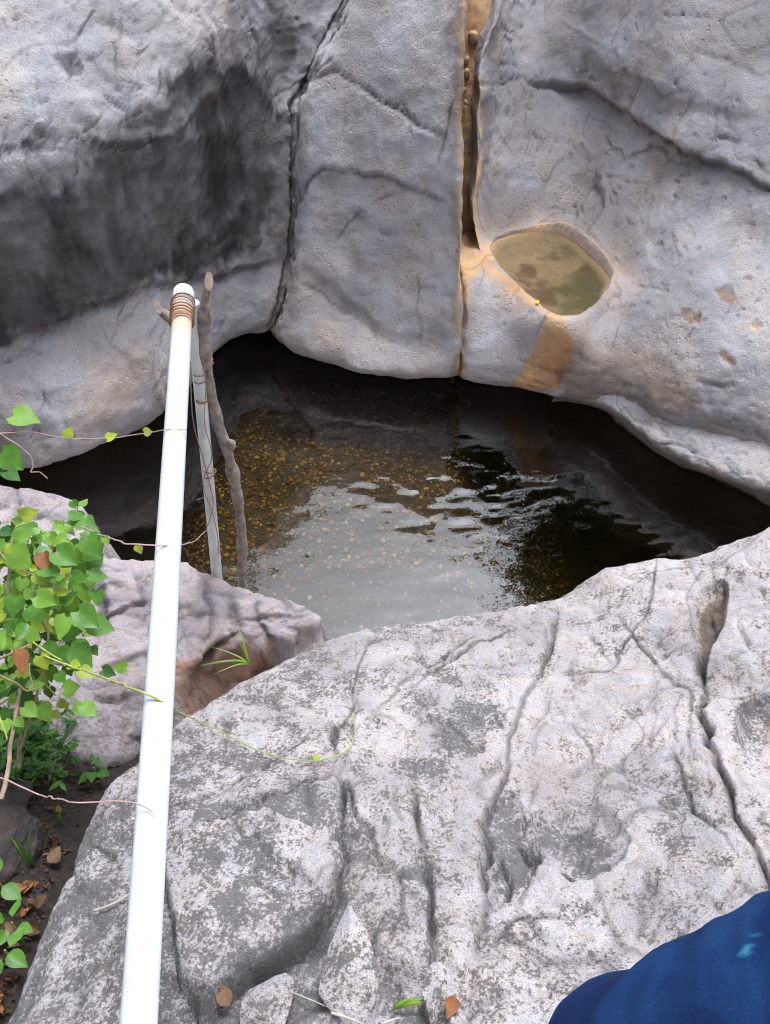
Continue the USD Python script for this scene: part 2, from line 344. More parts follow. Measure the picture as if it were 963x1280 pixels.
    R.stain_shade([(-60, 520), (0, 520), (60, 512), (80, 545), (0, 600), (-60, 600)], 1, .55, 30); R.stain_shade([(120, 540), (200, 490), (235, 470), (225, 510), (150, 565)], 1, .35, 20)
    R.stain_shade([(260, 350), (330, 335), (330, 410), (270, 440)], 1, .30, 25)
    warm = R._near([(90, 420), (215, 540)], 0)
    R.stain_shade([(105, 445), (170, 430), (195, 470), (150, 520), (100, 530)], 0, .22, 25)
    R.mask[..., 1] *= .84 + .16 * np.clip(2.4 * fbm(R.P * [9, 9, 3], 5, 12, gain=.65), -1, 1)
    R.disp += .022 * fbm(R.P * [5, 5, 6], 5, 15, ridged=True) * sstep(.4, .9, R.mask[..., 1]) * R.face
    R.apply(); R.algae_shade()
    tag(obj('rock_outcrop', R.mesh(), ROCK_FAR, mask=R.masks()), 'rounded grey rock wall with a large black stained hollow face, left of the long joint', 'rock')
def middle_rock():
    rows = [470, 372, 300, 215, 120, 0, -100]
    e = column(338, 411, .15, ab_steps(), tail=((30, .6), (6, 3.)))
    cols = [roll(e, -.06, .40), roll(e, -.02, .10), e]
    spec = [  # fraction across, lip, slopes
        (.10, 438, [64, 66, 70, 62, 56, 44]), (.28, 452, [52, 64, 70, 62, 56, 44]), (.50, 468, [48, 68, 70, 62, 56, 44]), (.74, 475, [52, 72, 68, 62, 56, 44]), (.92, 473, [66, 72, 68, 62, 56, 44])]
    LX = [340, 352, 362, 366, 369, 434, 470]; RX = [571, 573, 575, 573, 574, 580, 586]
    for f, lp, sl in spec:
        px = [a + (b - a) * f for a, b in zip(LX, RX)]
        cols.append(column(px[0], lp, .15, [(px[k], rows[k], sl[k - 1]) for k in range(1, 7)], tail=((30, .6), (6, 3.))))
    e2 = column(571, 470, .15, [(RX[k], rows[k], [75, 73, 68, 62, 56, 44][k - 1]) for k in range(1, 7)], tail=((30, .6), (6, 3.)))
    cols += [e2, roll(e2, .012, .06), roll(e2, .0, .40)]
    G = resample(cols, 320, 480, 4); u = np.linspace(0, 1, 320)[None, :]; G[..., 0] += sstep(.62, .86, u) * (.011 * fbm(np.stack([G[..., 2] * 7, G[..., 2] * 0 + 3, G[..., 1] * 0], -1), 4, 25, gain=.6) + .006)
    R = Rock(G); P = R.P
    R.disp += .026 * fbm(P * 2.6, 3, 21) + .009 * fbm(P * [9, 9, 14], 3, 22) + .0028 * fbm(P * 36, 3, 23)
    R.apply(); R.__init__(R.P)
    for c, w, d in (([(368, 168), (372, 130), (380, 100), (420, 84), (455, 105), (480, 128), (520, 150), (560, 172)], .010, .016), ([(368, 262), (385, 228), (405, 213), (440, 214), (480, 225), (530, 240), (556, 246)], .009, .014),
                    ([(385, 92), (400, 84), (418, 70)], .008, .012), ([(545, 210), (558, 160), (570, 130)], .006, .008), ([(500, 120), (520, 165)], .006, .006), ([(523, 340), (524, 440)], .004, .006), ([(420, 300), (450, 262), (500, 240)], .005, .004),
                    ([(370, 350), (410, 372), (450, 400)], .006, .006)):
        R.crack(c, w, d, .62)
    R.crack(AB, .014, .04, .95, .010, taper=False)
    R.creases([(2.6, .006), (9, .0018), (24, .0018)], 420, (1, 1, .8))
    R.step([(365, 330), (400, 350), (440, 380), (490, 418), (560, 436)], -.03, .02, .16)
    R.step([(440, 86), (480, 130), (560, 172)], .015, .01, .1); R.step([(385, 228), (440, 214), (550, 246)], -.012, .01, .1)
    for k in range(26):                                       # fine scratches on the lower bulge
        x, y = random.uniform(390, 560), random.uniform(250, 440); l = random.uniform(15, 50)
        R.crack([(x, y), (x + l, y + random.uniform(-4, 12))], .004, .004, .3)
    R.stain_shade([(335, 330), (375, 350), (440, 400), (500, 440), (560, 450), (580, 480), (330, 480)], 0, .10, 40)
    R.stain_shade([(365, 340), (400, 350), (470, 405), (560, 432), (560, 400), (470, 370), (400, 320)], 1, .28, 25)  # darker band along the diagonal crease
    R.stain_shade([(565, -60), (600, -60), (590, 480), (566, 480)], 1, .30, 10, sub=None)
    R.stain_shade([(425, -60), (520, -60), (470, 60), (415, 60)], 1, .15, 25)
    R.line_stain([(577, 0), (577, 250), (574, 330), (574, 470)], 0, .75, 4)
    R.apply(); R.algae_shade()
    tag(obj('rock_outcrop', R.mesh(), ROCK_FAR, mask=R.masks()), 'smooth grey rock pillar standing between the long joint and the orange water channel', 'rock')

# the right-hand slab with its pothole
POOL_PX = [(611, 318), (616, 302), (640, 292), (668, 289), (700, 290), (724, 301), (746, 323), (765, 346), (762, 366), (744, 384), (722, 396), (702, 398), (680, 387), (655, 366), (636, 346), (618, 332)]
SIDE_PX = [(573, 345), (573, 300), (574, 262), (582, 258), (588, 272), (600, 292), (607, 310), (601, 326), (588, 334), (580, 348)]
ZP = .475
POOL = np.array([at_z(x, y, ZP)[:2] for x, y in POOL_PX]); SIDE = np.array([at_z(x, y, ZP)[:2] for x, y in SIDE_PX])
POOLS = smooth_poly(POOL, 90, s=1.)
POOLS = POOLS + .016 * np.stack([fbm(np.c_[POOLS * 9, POOLS[:, :1] * 0 + k], 3, 57 + k, gain=.6) for k in (0, 1)], 1)
CE = [(578, 469), (582, 415), (584, 350), (606, 318), (592, 255), (598, 185), (598, 100), (622, 15), (640, -80)]
def right_slab():
    cols = []
    def c(px, lip, z, pys, sls, dx=(0,) * 8): return column(px, lip, z, [(px + d, y, s) for y, s, d in zip(pys, sls, dx)], under=(.17, .45), tail=((30, .9), (6, 3.)))
    e = column(578, 469, .13, [(x, y, s) for (x, y), s in zip(CE[1:], [62, 44, 4, 58, 58, 54, 46, 36])], under=(.17, .45), tail=((30, .9), (6, 3.)))
    cols = [roll(e, -.02, .40), roll(e, -.012, .07), e]
    cols.append(c(625, 480, .13, [420, 345, 300, 250, 190, 105, 10, -90], [60, 36, 3, 46, 52, 48, 42, 34], (0, 0, 0, -4, 0, 4, 14, 20)))
    cols.append(c(665, 488, .13, [440, 378, 292, 245, 190, 110, 5, -90], [72, 46, 2, 40, 48, 46, 42, 34]))
    cols.append(c(705, 497, .13, [455, 402, 292, 245, 195, 118, 5, -90], [74, 58, 2, 36, 46, 46, 42, 34]))
    cols.append(c(762, 505, .14, [460, 388, 325, 255, 205, 140, 10, -90], [68, 40, 6, 32, 42, 46, 42, 34]))
    cols.append(c(850, 537, .22, [472, 405, 340, 275, 220, 165, 20, -90], [64, 44, 28, 30, 38, 46, 42, 34]))
    cols.append(c(963, 572, .26, [505, 440, 375, 310, 260, 215, 50, -90], [62, 44, 30, 30, 38, 46, 42, 34]))
    cols.append(c(1110, 620, .34, [555, 480, 415, 350, 290, 225, 60, -90], [60, 44, 30, 30, 38, 46, 42, 34]))
    cols.append(c(1300, 690, .45, [615, 540, 470, 400, 330, 260, 80, -90], [60, 44, 34, 34, 38, 44, 42, 34]))
    G = resample(cols, 580, 650, 4); u = np.linspace(0, 1, 580)[None, :]; G[..., 0] += sstep(.30, .20, u) * .017 * fbm(np.stack([G[..., 2] * 6, G[..., 2] * 0 + 8, G[..., 1] * 3], -1), 4, 45, gain=.6)
    R = Rock(G); P = R.P
    R.disp += .028 * fbm(P * 2.2, 3, 41) + .010 * fbm(P * [8, 8, 12], 3, 42) + .003 * fbm(P * 34, 3, 43)
    R.apply(); R.__init__(R.P)
    big = [(655, 100), (690, 103), (728, 108), (755, 122), (790, 152), (820, 170), (850, 190), (875, 202), (905, 203), (940, 222), (975, 245)]
    R.step(big, -.05, .014, .16); R.crack(big, .012, .020, .85)
    for cr, w, d in (([(600, 106), (655, 100)], .008, .012), ([(618, 120), (622, 170), (640, 190)], .006, .010), ([(740, 210), (745, 240), (752, 262)], .012, .012), ([(752, 165), (775, 200), (812, 180), (830, 190)], .008, .014),
                     ([(840, 290), (850, 330)], .005, .004), ([(780, 270), (800, 285)], .005, .005), ([(890, 170), (930, 178)], .012, .016), ([(605, 215), (618, 235)], .006, .008), ([(860, 60), (963, 95)], .008, .006), ([(700, 30), (760, 60), (790, 100)], .010, .006)):
        R.crack(cr, w, d, .55)
    R.step([(760, 80), (850, 130), (960, 150)], -.02, .02, .10); R.step([(790, 260), (822, 330), (840, 345)], .010, .012, .06)
    R.step([(690, 15), (760, 60), (800, 110)], .03, .03, .12)
    R.creases([(2.6, .010), (8, .003), (22, .0022)], 440, (1, 1, .8))
    for k in range(50):
        x, y = random.uniform(600, 960), random.uniform(-10, 430); a = random.choice([.75, .3, 1.6, 2.2]) + random.gauss(0, .2); l = random.uniform(12, 60)
        R.crack([(x, y), (x + l * .5 * math.cos(a) + random.uniform(-5, 5), y + l * .5 * math.sin(a)), (x + l * math.cos(a), y + l * math.sin(a))], .004, .006, .4)
    for k in range(34):                                        # bedding marks above the lip
        x = random.uniform(600, 950); y = 455 + (x - 600) * .16 + random.uniform(-30, 40); l = random.uniform(20, 70)
        R.crack([(x, y), (x + l, y + l * random.uniform(.05, .45))], .005, .006, .35)
    for k in range(150):                                       # pits
        x, y = random.uniform(610, 960), random.uniform(0, 420)
        R.crack([(x, y), (x + random.uniform(2, 6), y + random.uniform(-1, 3))], .0055, .008, .55, taper=False)
    # small eroded hollows on the right
    for h in HOLLOWS: R.lump(h, -.008, .02); R.stain_shade(h, 0, .6, 3, jit=False); R.stain_shade(h, 2, .38, 2)
    # stains: crust along the channel and round the pothole, its overflow, damp brown zones, then darker areas
    R.stain_shade([(585, 255), (640, 262), (700, 275), (770, 300), (800, 340), (770, 390), (720, 420), (670, 400), (600, 350), (575, 350), (575, 200), (600, 200)], 0, .28, 40)
    sdp = poly_sd(R.Q, POOL_PX); near = R._near(POOL_PX, 60)
    w = 5 + 5 * fbm(R.P * 14, 3, 55)
    lefty = sstep(750, 650, R.Q[..., 0]) * .8 + .2
    R.mask[..., 0] = np.maximum(R.mask[..., 0], near * lefty * .95 * np.exp(-((sdp + 5) / np.maximum(w + 5, 4)) ** 2))
    R.line_stain([(600, 210), (592, 255), (590, 275), (607, 305), (611, 325), (598, 337), (586, 350), (578, 400), (576, 465)], 0, .95, 5)
    R.line_stain([(598, 100), (599, 150), (597, 210)], 0, .8, 6)
    R.stain_shade([(690, 398), (706, 402), (706, 440), (697, 484), (646, 490), (653, 455), (672, 425)], 0, .92, 7)
    R.stain_shade([(576, 350), (574, 262), (588, 256), (604, 290), (612, 318), (600, 338)], 0, .96, 5)
    R.mask[..., 0] *= np.clip(.95 + .7 * fbm(R.P * [22, 22, 9], 4, 56, gain=.65), .35, 1)
    R.line_stain([(700, 404), (704, 430), (698, 478)], 0, .95, 4); R.line_stain([(690, 404), (668, 440), (652, 480)], 0, .95, 4)
    R.stain_shade([(690, 420), (800, 425), (860, 480), (900, 540), (760, 505), (700, 500)], 0, .28, 30)
    R.stain_shade([(600, 110), (618, 120), (620, 210), (604, 215)], 1, .45, 8)
    R.stain_shade([(690, 460), (760, 480), (850, 505), (963, 535), (1000, 600), (850, 560), (700, 500)], 1, .45, 22)  # shade of the rounded underside put into the colour
    R.stain_shade([(690, 60), (730, 90), (800, 140), (840, 130), (760, 70)], 1, .35, 25); R.stain_shade([(800, 190), (880, 215), (960, 260), (960, 300), (900, 270), (860, 260)], 1, .35, 25)
    R.stain_shade([(742, 205), (752, 215), (756, 262), (746, 245)], 1, .45, 6)
    R.apply()
    # the pothole: level rim, hollow bowl
    xy = R.P[..., :2]; m = R.face > .05
    sd = np.full(m.shape, -9.); sd[m] = poly_sd(xy[m], POOLS)
    z = R.P[..., 2].copy()
    sd = np.where(z > .19, sd, -9.); out = (sd < 0) & (sd > -8)
    ZR = ZP + .008 + .034 * sstep(-.10, .16, xy[..., 0] - .80) * sstep(-.16, .02, xy[..., 1] - 3.30) + .012 * sstep(.0, .2, xy[..., 1] - 3.5)
    up = sstep(.12, .0, -sd) * out * (z > ZR) * sstep(.30, .15, z - ZR)
    z = z + (ZR + np.clip(-sd, 0, 1) * .25 - z) * up
    rim = np.clip(ZR - .25 * np.clip(-sd, 0, .03) - 1.1 * np.clip(-sd - .03, 0, 1) - z, 0, .10) * sstep(ZP - .18, ZP - .06, z)
    z = z + np.where(out & (z < ZR), rim, 0)
    z = np.where((sd >= 0) & (np.abs(z - ZP) < .4), ZR, z)
    bowl = .06 + .12 * np.clip(np.maximum(sd, 0) / .10, 0, 1) ** .8 + .014 * fbm(R.P * 11, 3, 58)
    z = np.where(sd >= 0, z - bowl * sstep(0, .02, sd), z)
    R.P[..., 2] = z
    ins = sstep(-.004, .02, sd)
    pat = fbm(R.P * 9, 4, 59)
    R.mask[..., 0] = np.maximum(R.mask[..., 0], ins * (.55 + .35 * pat)); 
    R.mask[..., 2] *= 1 - ins
    R.mask[..., 2] = np.maximum(R.mask[..., 2], ins * .75 * sstep(.0, .35, fbm(R.P * 6 + 3, 4, 60)) * sstep(.03, .12, sd))
    R.algae_shade()
    tag(obj('rock_slab', R.mesh(), ROCK_FAR, mask=R.masks()), 'big pale grey rock slab holding the round brown pothole, right of the orange channel', 'rock')

HOLLOWS = [[(852, 386), (862, 384), (868, 392), (875, 396), (873, 404), (864, 402), (855, 396)], [(897, 362), (908, 360), (916, 368), (923, 376), (918, 380), (906, 377), (898, 370)],
           [(937, 406), (946, 402), (952, 410), (948, 416), (940, 412)], [(900, 438), (906, 437), (915, 447), (920, 455), (912, 455), (903, 448)]]

def channel():
    rows = [(577, 480), (578, 430), (580, 350), (584, 300), (580, 255), (586, 190), (588, 110), (598, 20), (612, -80)]
    cols = []
    base = column(*rows[0], .10, [(x, y, s) for (x, y), s in zip(rows[1:], [62, 44, 4, 58, 58, 54, 46, 36])], under=(.17, .45), tail=((30, .9), (6, 3.)))
    for dx, b in ((-.09, .10), (-.05, .075), (-.015, .065), (.02, .07), (.06, .075), (.11, .12)): cols.append(roll(base, dx, b))
    R = Rock(resample(cols, 60, 460, 2)); P = R.P
    R.disp += .016 * fbm(P * 13, 3, 61) + .005 * fbm(P * 45, 3, 62)
    R.apply()
    lev = poly_sd(R.P[..., :2], SIDE + [0, .05]) > -.12
    R.P[..., 2] = np.where(lev & (np.abs(R.P[..., 2] - ZP) < .12), np.minimum(R.P[..., 2], ZP - .03), R.P[..., 2])
    n = fbm(R.P * [12, 12, 7], 4, 63)
    R.mask[..., 0] = .9 + .1 * n
    R.mask[..., 2] = .5 * sstep(.0, .3, n) * sstep(30, 70, R.Q[..., 1]) * sstep(275, 250, R.Q[..., 1])
    R.mask[..., 1] = .25 * sstep(-.3, .4, fbm(R.P * [9, 9, 4], 3, 64))
    tag(obj('rock_channel', R.mesh(), ROCK_FAR, mask=R.masks()), kind='structure')

def low_ledge():
    spec = [(690, (690, 498, .10), (690, 502, .085)), (750, (750, 494, .17), (748, 508, .12)), (800, (800, 505, .22), (800, 541, .15)), (860, (860, 520, .26), (860, 577, .16)), (963, (963, 540, .33), (963, 614, .20)), (1110, (1110, 580, .42), (1110, 682, .26)), (1300, (1300, 640, .5), (1300, 770, .32))]
    cols = []
    for px, b, f in spec:
        bp, fp = at_z(*b), at_z(*f); back = np.array([fp[0] * .3, fp[1], 0]); back /= np.linalg.norm(back)
        bp2 = bp + back * .5 + [0, 0, -.02]
        cols.append([fp + back * .5 + [0, 0, -.9], fp + back * .22 + [0, 0, -.05 - f[2]], fp + back * .10 + [0, 0, -.55 * f[2]], fp + back * .02 + [0, 0, -.025], fp + [0, 0, .008], .5 * (fp + bp) + [0, 0, .012], bp, bp2])
    R = Rock(resample(cols, 320, 200, 2)); P = R.P
    R.disp += .016 * fbm(P * 5, 3, 81) + .008 * fbm(P * 18, 4, 82) + .003 * fbm(P * 50, 2, 83)
    for k in range(20):
        x = random.uniform(780, 950); y = 530 + (x - 780) * .33 + random.uniform(-12, 20)
        R.crack([(x, y), (x + random.uniform(10, 40), y + random.uniform(2, 16))], .005, .006, .5)
    low = sstep(.02, -.03, P[..., 2] - (.12 + .1 * sstep(.5, 2.0, P[..., 0])))
    R.mask[..., 0] = .25 * low; R.mask[..., 1] = .65 * low
    R.creases([(7, .012), (18, .005)], 460); R.apply(); R.algae_shade()
    tag(obj('rock_ledge', R.mesh(), ROCK_FAR, mask=R.masks()), 'low rough grey ledge under the right slab, running along the water', 'rock')

# ------------------------------------------------------------------ near rocks: height fields with rolled edges
def field(ctrl, smoothing=0.):
    c = np.array([at_z(*p) for p in ctrl]); return RBFInterpolator(c[:, :2], c[:, 2], kernel='thin_plate_spline', smoothing=smoothing)
def height_rock(ctrl, outline, lo, hi, step, R_, drop_slope, zmin, grow=0.):
    xs = np.arange(lo[0], hi[0], step); ys = np.arange(lo[1], hi[1], step)
    X, Y = np.meshgrid(xs, ys); XY = np.stack([X, Y], -1)
    f = field(ctrl, 1e-5)
    cx = np.stack(np.meshgrid(xs[::8], ys[::8]), -1)
    from scipy.interpolate import RegularGridInterpolator as RGI
    zc = f(cx.reshape(-1, 2)).reshape(cx.shape[:2])
    Z = RGI((ys[::8], xs[::8]), zc, method='linear', bounds_error=False, fill_value=None)(np.stack([Y, X], -1)); Z = gaussian_filter(Z, 5, mode='nearest')
    wob = .02 * np.stack([fbm(np.stack([X * 7, Y * 7, X * 0], -1), 3, 91), fbm(np.stack([X * 7, Y * 7, X * 0], -1), 3, 92)], -1)
    sd = grow + poly_sd(XY + wob, smooth_poly(np.array([at_z(*p)[:2] for p in outline]), 140, s=1.5))
    d = np.clip(R_ - sd, 0, None)
    ds = R_ * math.sin(math.radians(drop_slope)); t = math.tan(math.radians(drop_slope))
    g = np.where(d < ds, R_ - np.sqrt(np.maximum(R_ ** 2 - np.minimum(d, ds) ** 2, 0)), R_ - math.sqrt(R_ ** 2 - ds ** 2) + (d - ds) * t)
    Z = np.maximum(Z - g, zmin)
    return Rock(np.stack([X, Y, Z], -1)), sd

def near_boulder():
    ctrl = [(400, 790, .50), (480, 775, .50), (580, 760, .55), (690, 745, .60), (760, 705, .66), (860, 685, .74), (963, 655, .85), (1100, 620, .95),
            (300, 850, .62), (240, 890, .68), (150, 960, .76), (100, 1040, .83), (60, 1130, .90), (0, 1270, .96), (300, 950, .80), (480, 900, .76), (650, 900, .78), (800, 850, .80), (930, 850, .88),
            (300, 1100, .99), (480, 1050, .95), (650, 1050, .96), (850, 1050, 1.0), (960, 1000, 1.03), (200, 1150, 1.03), (180, 1280, 1.10), (480, 1280, 1.12), (700, 1280, 1.16), (960, 1250, 1.22), (480, 1420, 1.24), (100, 1420, 1.1), (960, 1400, 1.36), (-100, 1420, .98), (1150, 1000, 1.15), (1150, 1300, 1.4)]
    out = [(405, 785, .50), (480, 773, .50), (580, 760, .55), (690, 744, .60), (725, 722, .63), (760, 702, .66), (810, 688, .70), (862, 682, .74), (905, 668, .79), (963, 652, .85), (1100, 620, .95), (1350, 560, 1.1), (1500, 900, 1.3), (1500, 1500, 1.5), (480, 1560, 1.3), (-140, 1500, .95), (0, 1270, .96), (60, 1130, .90), (100, 1040, .83), (150, 960, .76), (215, 893, .70), (300, 846, .62), (350, 815, .56)]
    R, sd = height_rock(ctrl, out, (-.95, .02), (1.25, 1.95), .0035, .10, 76, -.75, .018)
    P = R.P
    sl = np.stack([P[..., 0] * 1.2 + P[..., 1] * .35, P[..., 1] * .8 - P[..., 0] * .2, P[..., 2]], -1)
    R.disp += .020 * fbm(P * 3.2, 3, 101) + .012 * fbm(sl * 7, 3, 102) + .0045 * fbm(P * 24, 3, 103) + .0022 * fbm(P * 70, 2, 104)
    streak = np.stack([(P[..., 0] * .82 + P[..., 1] * .57) * 4, (-P[..., 0] * .57 + P[..., 1] * .82) * 22, P[..., 2] * 3], -1)   # bedding
    R.disp += .006 * fbm(streak, 3, 105) * sstep(.6, 1.1, P[..., 1])
    R.disp -= .012 * np.clip(fbm(P * 8 + 4, 3, 106, ridged=True) - .55, 0, 1) * 2
    R.creases([(4.5, .012), (11, .009), (26, .0055), (60, .0026)], 480)
    nlump = R.lump; R.lump = lambda p, h, w, jit=True: nlump(p, h * (.7 if h > 0 and w > .025 else 1.), w, jit)
    # raised blocks between the fractures
    R.lump([(207, 1088), (260, 1056), (330, 1045), (412, 1062), (424, 1110), (418, 1146), (380, 1172), (300, 1225), (250, 1262), (228, 1230), (218, 1150)], .052, .008, jit=False)
    R.lump([(300, 1030), (340, 1005), (405, 985), (420, 1050), (330, 1045), (250, 1060)], .015, .03)
    R.lump([(420, 990), (470, 968), (530, 985), (538, 1030), (520, 1050), (500, 1090), (470, 1060), (440, 1030)], .030, .05)
    R.lump([(432, 1080), (470, 1070), (530, 1100), (535, 1200), (500, 1225), (465, 1200), (440, 1140)], .022, .05)
    R.lump([(545, 1080), (580, 1075), (602, 1110), (600, 1160), (578, 1222), (552, 1200), (543, 1140)], .030, .03)
    R.lump([(600, 1225), (640, 1185), (700, 1170), (790, 1190), (800, 1300), (640, 1320), (590, 1280)], .018, .04)
    R.lump([(220, 920), (280, 890), (380, 895), (430, 930), (410, 970), (320, 1020), (220, 1050), (205, 990)], .030, .07)
    R.lump([(90, 1050), (150, 980), (200, 960), (205, 1070), (140, 1120), (100, 1100)], .018, .05)
    R.lump([(440, 850), (500, 800), (640, 790), (690, 800), (650, 900), (600, 930), (500, 920)], .014, .09)
    # hollows
    R.lump([(680, 1030), (720, 1005), (760, 1015), (785, 1050), (760, 1075), (715, 1085), (690, 1065)], -.032, .05)
    R.lump([(615, 1010), (640, 1000), (668, 1040), (660, 1080), (640, 1125), (612, 1130), (606, 1080)], -.028, .04)
    R.lump(HOLE1, -.050, .035, jit=False); R.lump(HOLE2, -.055, .05, jit=False)
    R.lump([(230, 1275), (300, 1235), (390, 1180), (420, 1180), (400, 1260), (470, 1290), (240, 1320)], -.028, .04)
    R.lump([(470, 1225), (540, 1230), (560, 1290), (460, 1290)], -.025, .03)
    for c, w, d in (([(695, 762), (688, 800), (676, 835), (655, 885), (634, 945), (612, 1005), (612, 1060), (600, 1100), (604, 1160), (590, 1200)], .010, .022),
                    ([(885, 742), (893, 775), (874, 850), (884, 905), (915, 980), (930, 1030), (952, 1085), (963, 1130)], .012, .030),
                    ([(205, 1082), (250, 1056), (300, 1030), (360, 1000), (412, 968), (432, 950)], .009, .020),
                    ([(410, 960), (425, 1000), (432, 1040), (426, 1090), (424, 1130), (414, 1155)], .010, .026),
                    ([(470, 798), (450, 835), (436, 870), (428, 900), (412, 960)], .008, .014), ([(425, 985), (448, 1025), (470, 1060), (490, 1090)], .008, .016),
                    ([(528, 985), (524, 1030), (536, 1090), (536, 1190), (545, 1225)], .009, .020), ([(430, 1150), (455, 1185), (476, 1218)], .008, .02), ([(395, 925), (300, 985), (215, 1030)], .006, .008),
                    ([(820, 690), (806, 770), (760, 830), (700, 840)], .006, .008), ([(905, 700), (893, 745)], .006, .010), ([(770, 760), (800, 800), (860, 870), (882, 905)], .007, .010),
                    ([(640, 790), (560, 830), (500, 880)], .006, .007), ([(600, 800), (540, 830), (470, 890)], .006, .007), ([(690, 1080), (735, 1092), (780, 1070), (790, 1040)], .007, .02), ([(655, 1040), (672, 1075), (650, 1120)], .006, .018),
                    ([(625, 1060), (640, 1085), (632, 1115)], .006, .014), ([(150, 1000), (120, 1050), (150, 1085), (190, 1060)], .007, .014), ([(490, 1070), (495, 1140), (480, 1200)], .006, .010), ([(610, 1180), (650, 1150), (700, 1150)], .006, .012),
                    ([(840, 930), (860, 1000), (930, 1090)], .006, .008), ([(720, 900), (740, 930), (745, 960)], .006, .006)):
        R.crack(c, w * .62, d * 1.05, .9, w * .7)
    R.step([(424, 1140), (416, 1152), (380, 1174), (300, 1227), (244, 1268)], -.045, .006, .09); R.step([(240, 1262), (226, 1220), (216, 1150), (207, 1086)], -.03, .006, .06)
    R.crack([(424, 1140), (416, 1152), (380, 1174), (300, 1227), (244, 1268)], .008, .012, .95, .016)
    for k in range(130):                              # short fine fissures
        x, y = random.uniform(230, 950), random.uniform(780, 1250); a = random.choice([2.3, 1.75, .6]) + random.gauss(0, .3); l = random.uniform(15, 60)
        R.crack([(x, y), (x + l * math.cos(a), y + l * math.sin(a))], .0045, .006, .45)
    # lichen: thicker to the left, in hollows and by the fractures
    q = R.Q
    n = fbm(P * 9, 5, 110); n2 = fbm(P * 26, 5, 111, gain=.65)
    dens = .30 + .28 * sstep(680, 300, q[..., 0]) + .20 * sstep(930, 1120, q[..., 1]) * sstep(820, 560, q[..., 0]) - .04 * sstep(640, 800, q[..., 0]) + .62 * n + .45 * n2
    curv = gaussian_filter(R.disp, 12) - gaussian_filter(R.disp, 3)
    R.mask[..., 1] = np.clip(dens + np.clip(curv * 22, -.25, .35), 0, 1)
    for s in ([(680, 1020), (760, 1010), (790, 1050), (760, 1080), (700, 1090)], [(612, 990), (650, 990), (690, 1050), (640, 1130), (605, 1110)], [(240, 1275), (330, 1215), (420, 1165), (400, 1260), (470, 1290), (240, 1320)], [(540, 880), (640, 890), (600, 940), (540, 930)], [(350, 800), (385, 795), (395, 830), (360, 840)]):
        m = R._near(s, 80); sdx = poly_sd(R.J2[m], s); R.mask[m, 1] = np.maximum(R.mask[m, 1], .95 * sstep(-18, 18, sdx + 30 * n2[m]))
    hole = poly_sd(R.Q, HOLE1); R.mask[..., 1] = np.where(R._near(HOLE1, 20), np.maximum(R.mask[..., 1], .8 * sstep(-2, 4, hole + 3 * n2)), R.mask[..., 1])
    R.mask[..., 0] = np.where(R._near(HOLE1, 20), .35 * sstep(-5, 3, hole), 0)
    R.mask[..., 2] = np.where(R._near(HOLE1, 20), np.maximum(R.mask[..., 2], .6 * sstep(-1, 4, hole + 3 * n2)), R.mask[..., 2])
    h2 = poly_sd(R.J, HOLE2); nm = R._near(HOLE2, 40)
    R.mask[..., 1] = np.where(nm, np.maximum(R.mask[..., 1], .9 * np.exp(-((h2 + 2) / 9) ** 2)) * sstep(26, 10, h2), R.mask[..., 1])
    R.mask[..., 0] = np.where(nm, np.maximum(R.mask[..., 0], .10 * sstep(6, 16, h2)), R.mask[..., 0])
    R.apply()
    global NEAR_Z
    st = .005; hx = np.arange(-.95, 1.45, st); hy = np.arange(.0, 1.95, st); H = np.full((len(hy), len(hx)), -9.)
    i, j = np.rint((R.P[..., 0] + .95) / st).astype(int).ravel(), np.rint(R.P[..., 1] / st).astype(int).ravel(); ok = (i >= 0) & (i < len(hx)) & (j >= 0) & (j < len(hy))
    np.maximum.at(H, (j[ok], i[ok]), R.P[..., 2].ravel()[ok]); H = np.where(H < -8, grey_dilation(H, (3, 3)), H)
    NEAR_Z = np.dstack([*np.meshgrid(hx, hy), H])
    tag(obj('rock_boulder', R.mesh(), ROCK_NEAR, mask=R.masks()), 'huge pale fractured boulder spotted with dark lichen filling the foreground', 'rock')
HOLE1 = [(880, 742), (893, 735), (905, 732), (907, 745), (904, 765), (898, 790), (886, 806), (880, 826), (873, 834), (876, 812), (870, 790), (870, 765)]
HOLE2 = [(928, 890), (945, 872), (975, 870), (1000, 880), (1000, 950), (965, 955), (945, 945), (932, 920)]

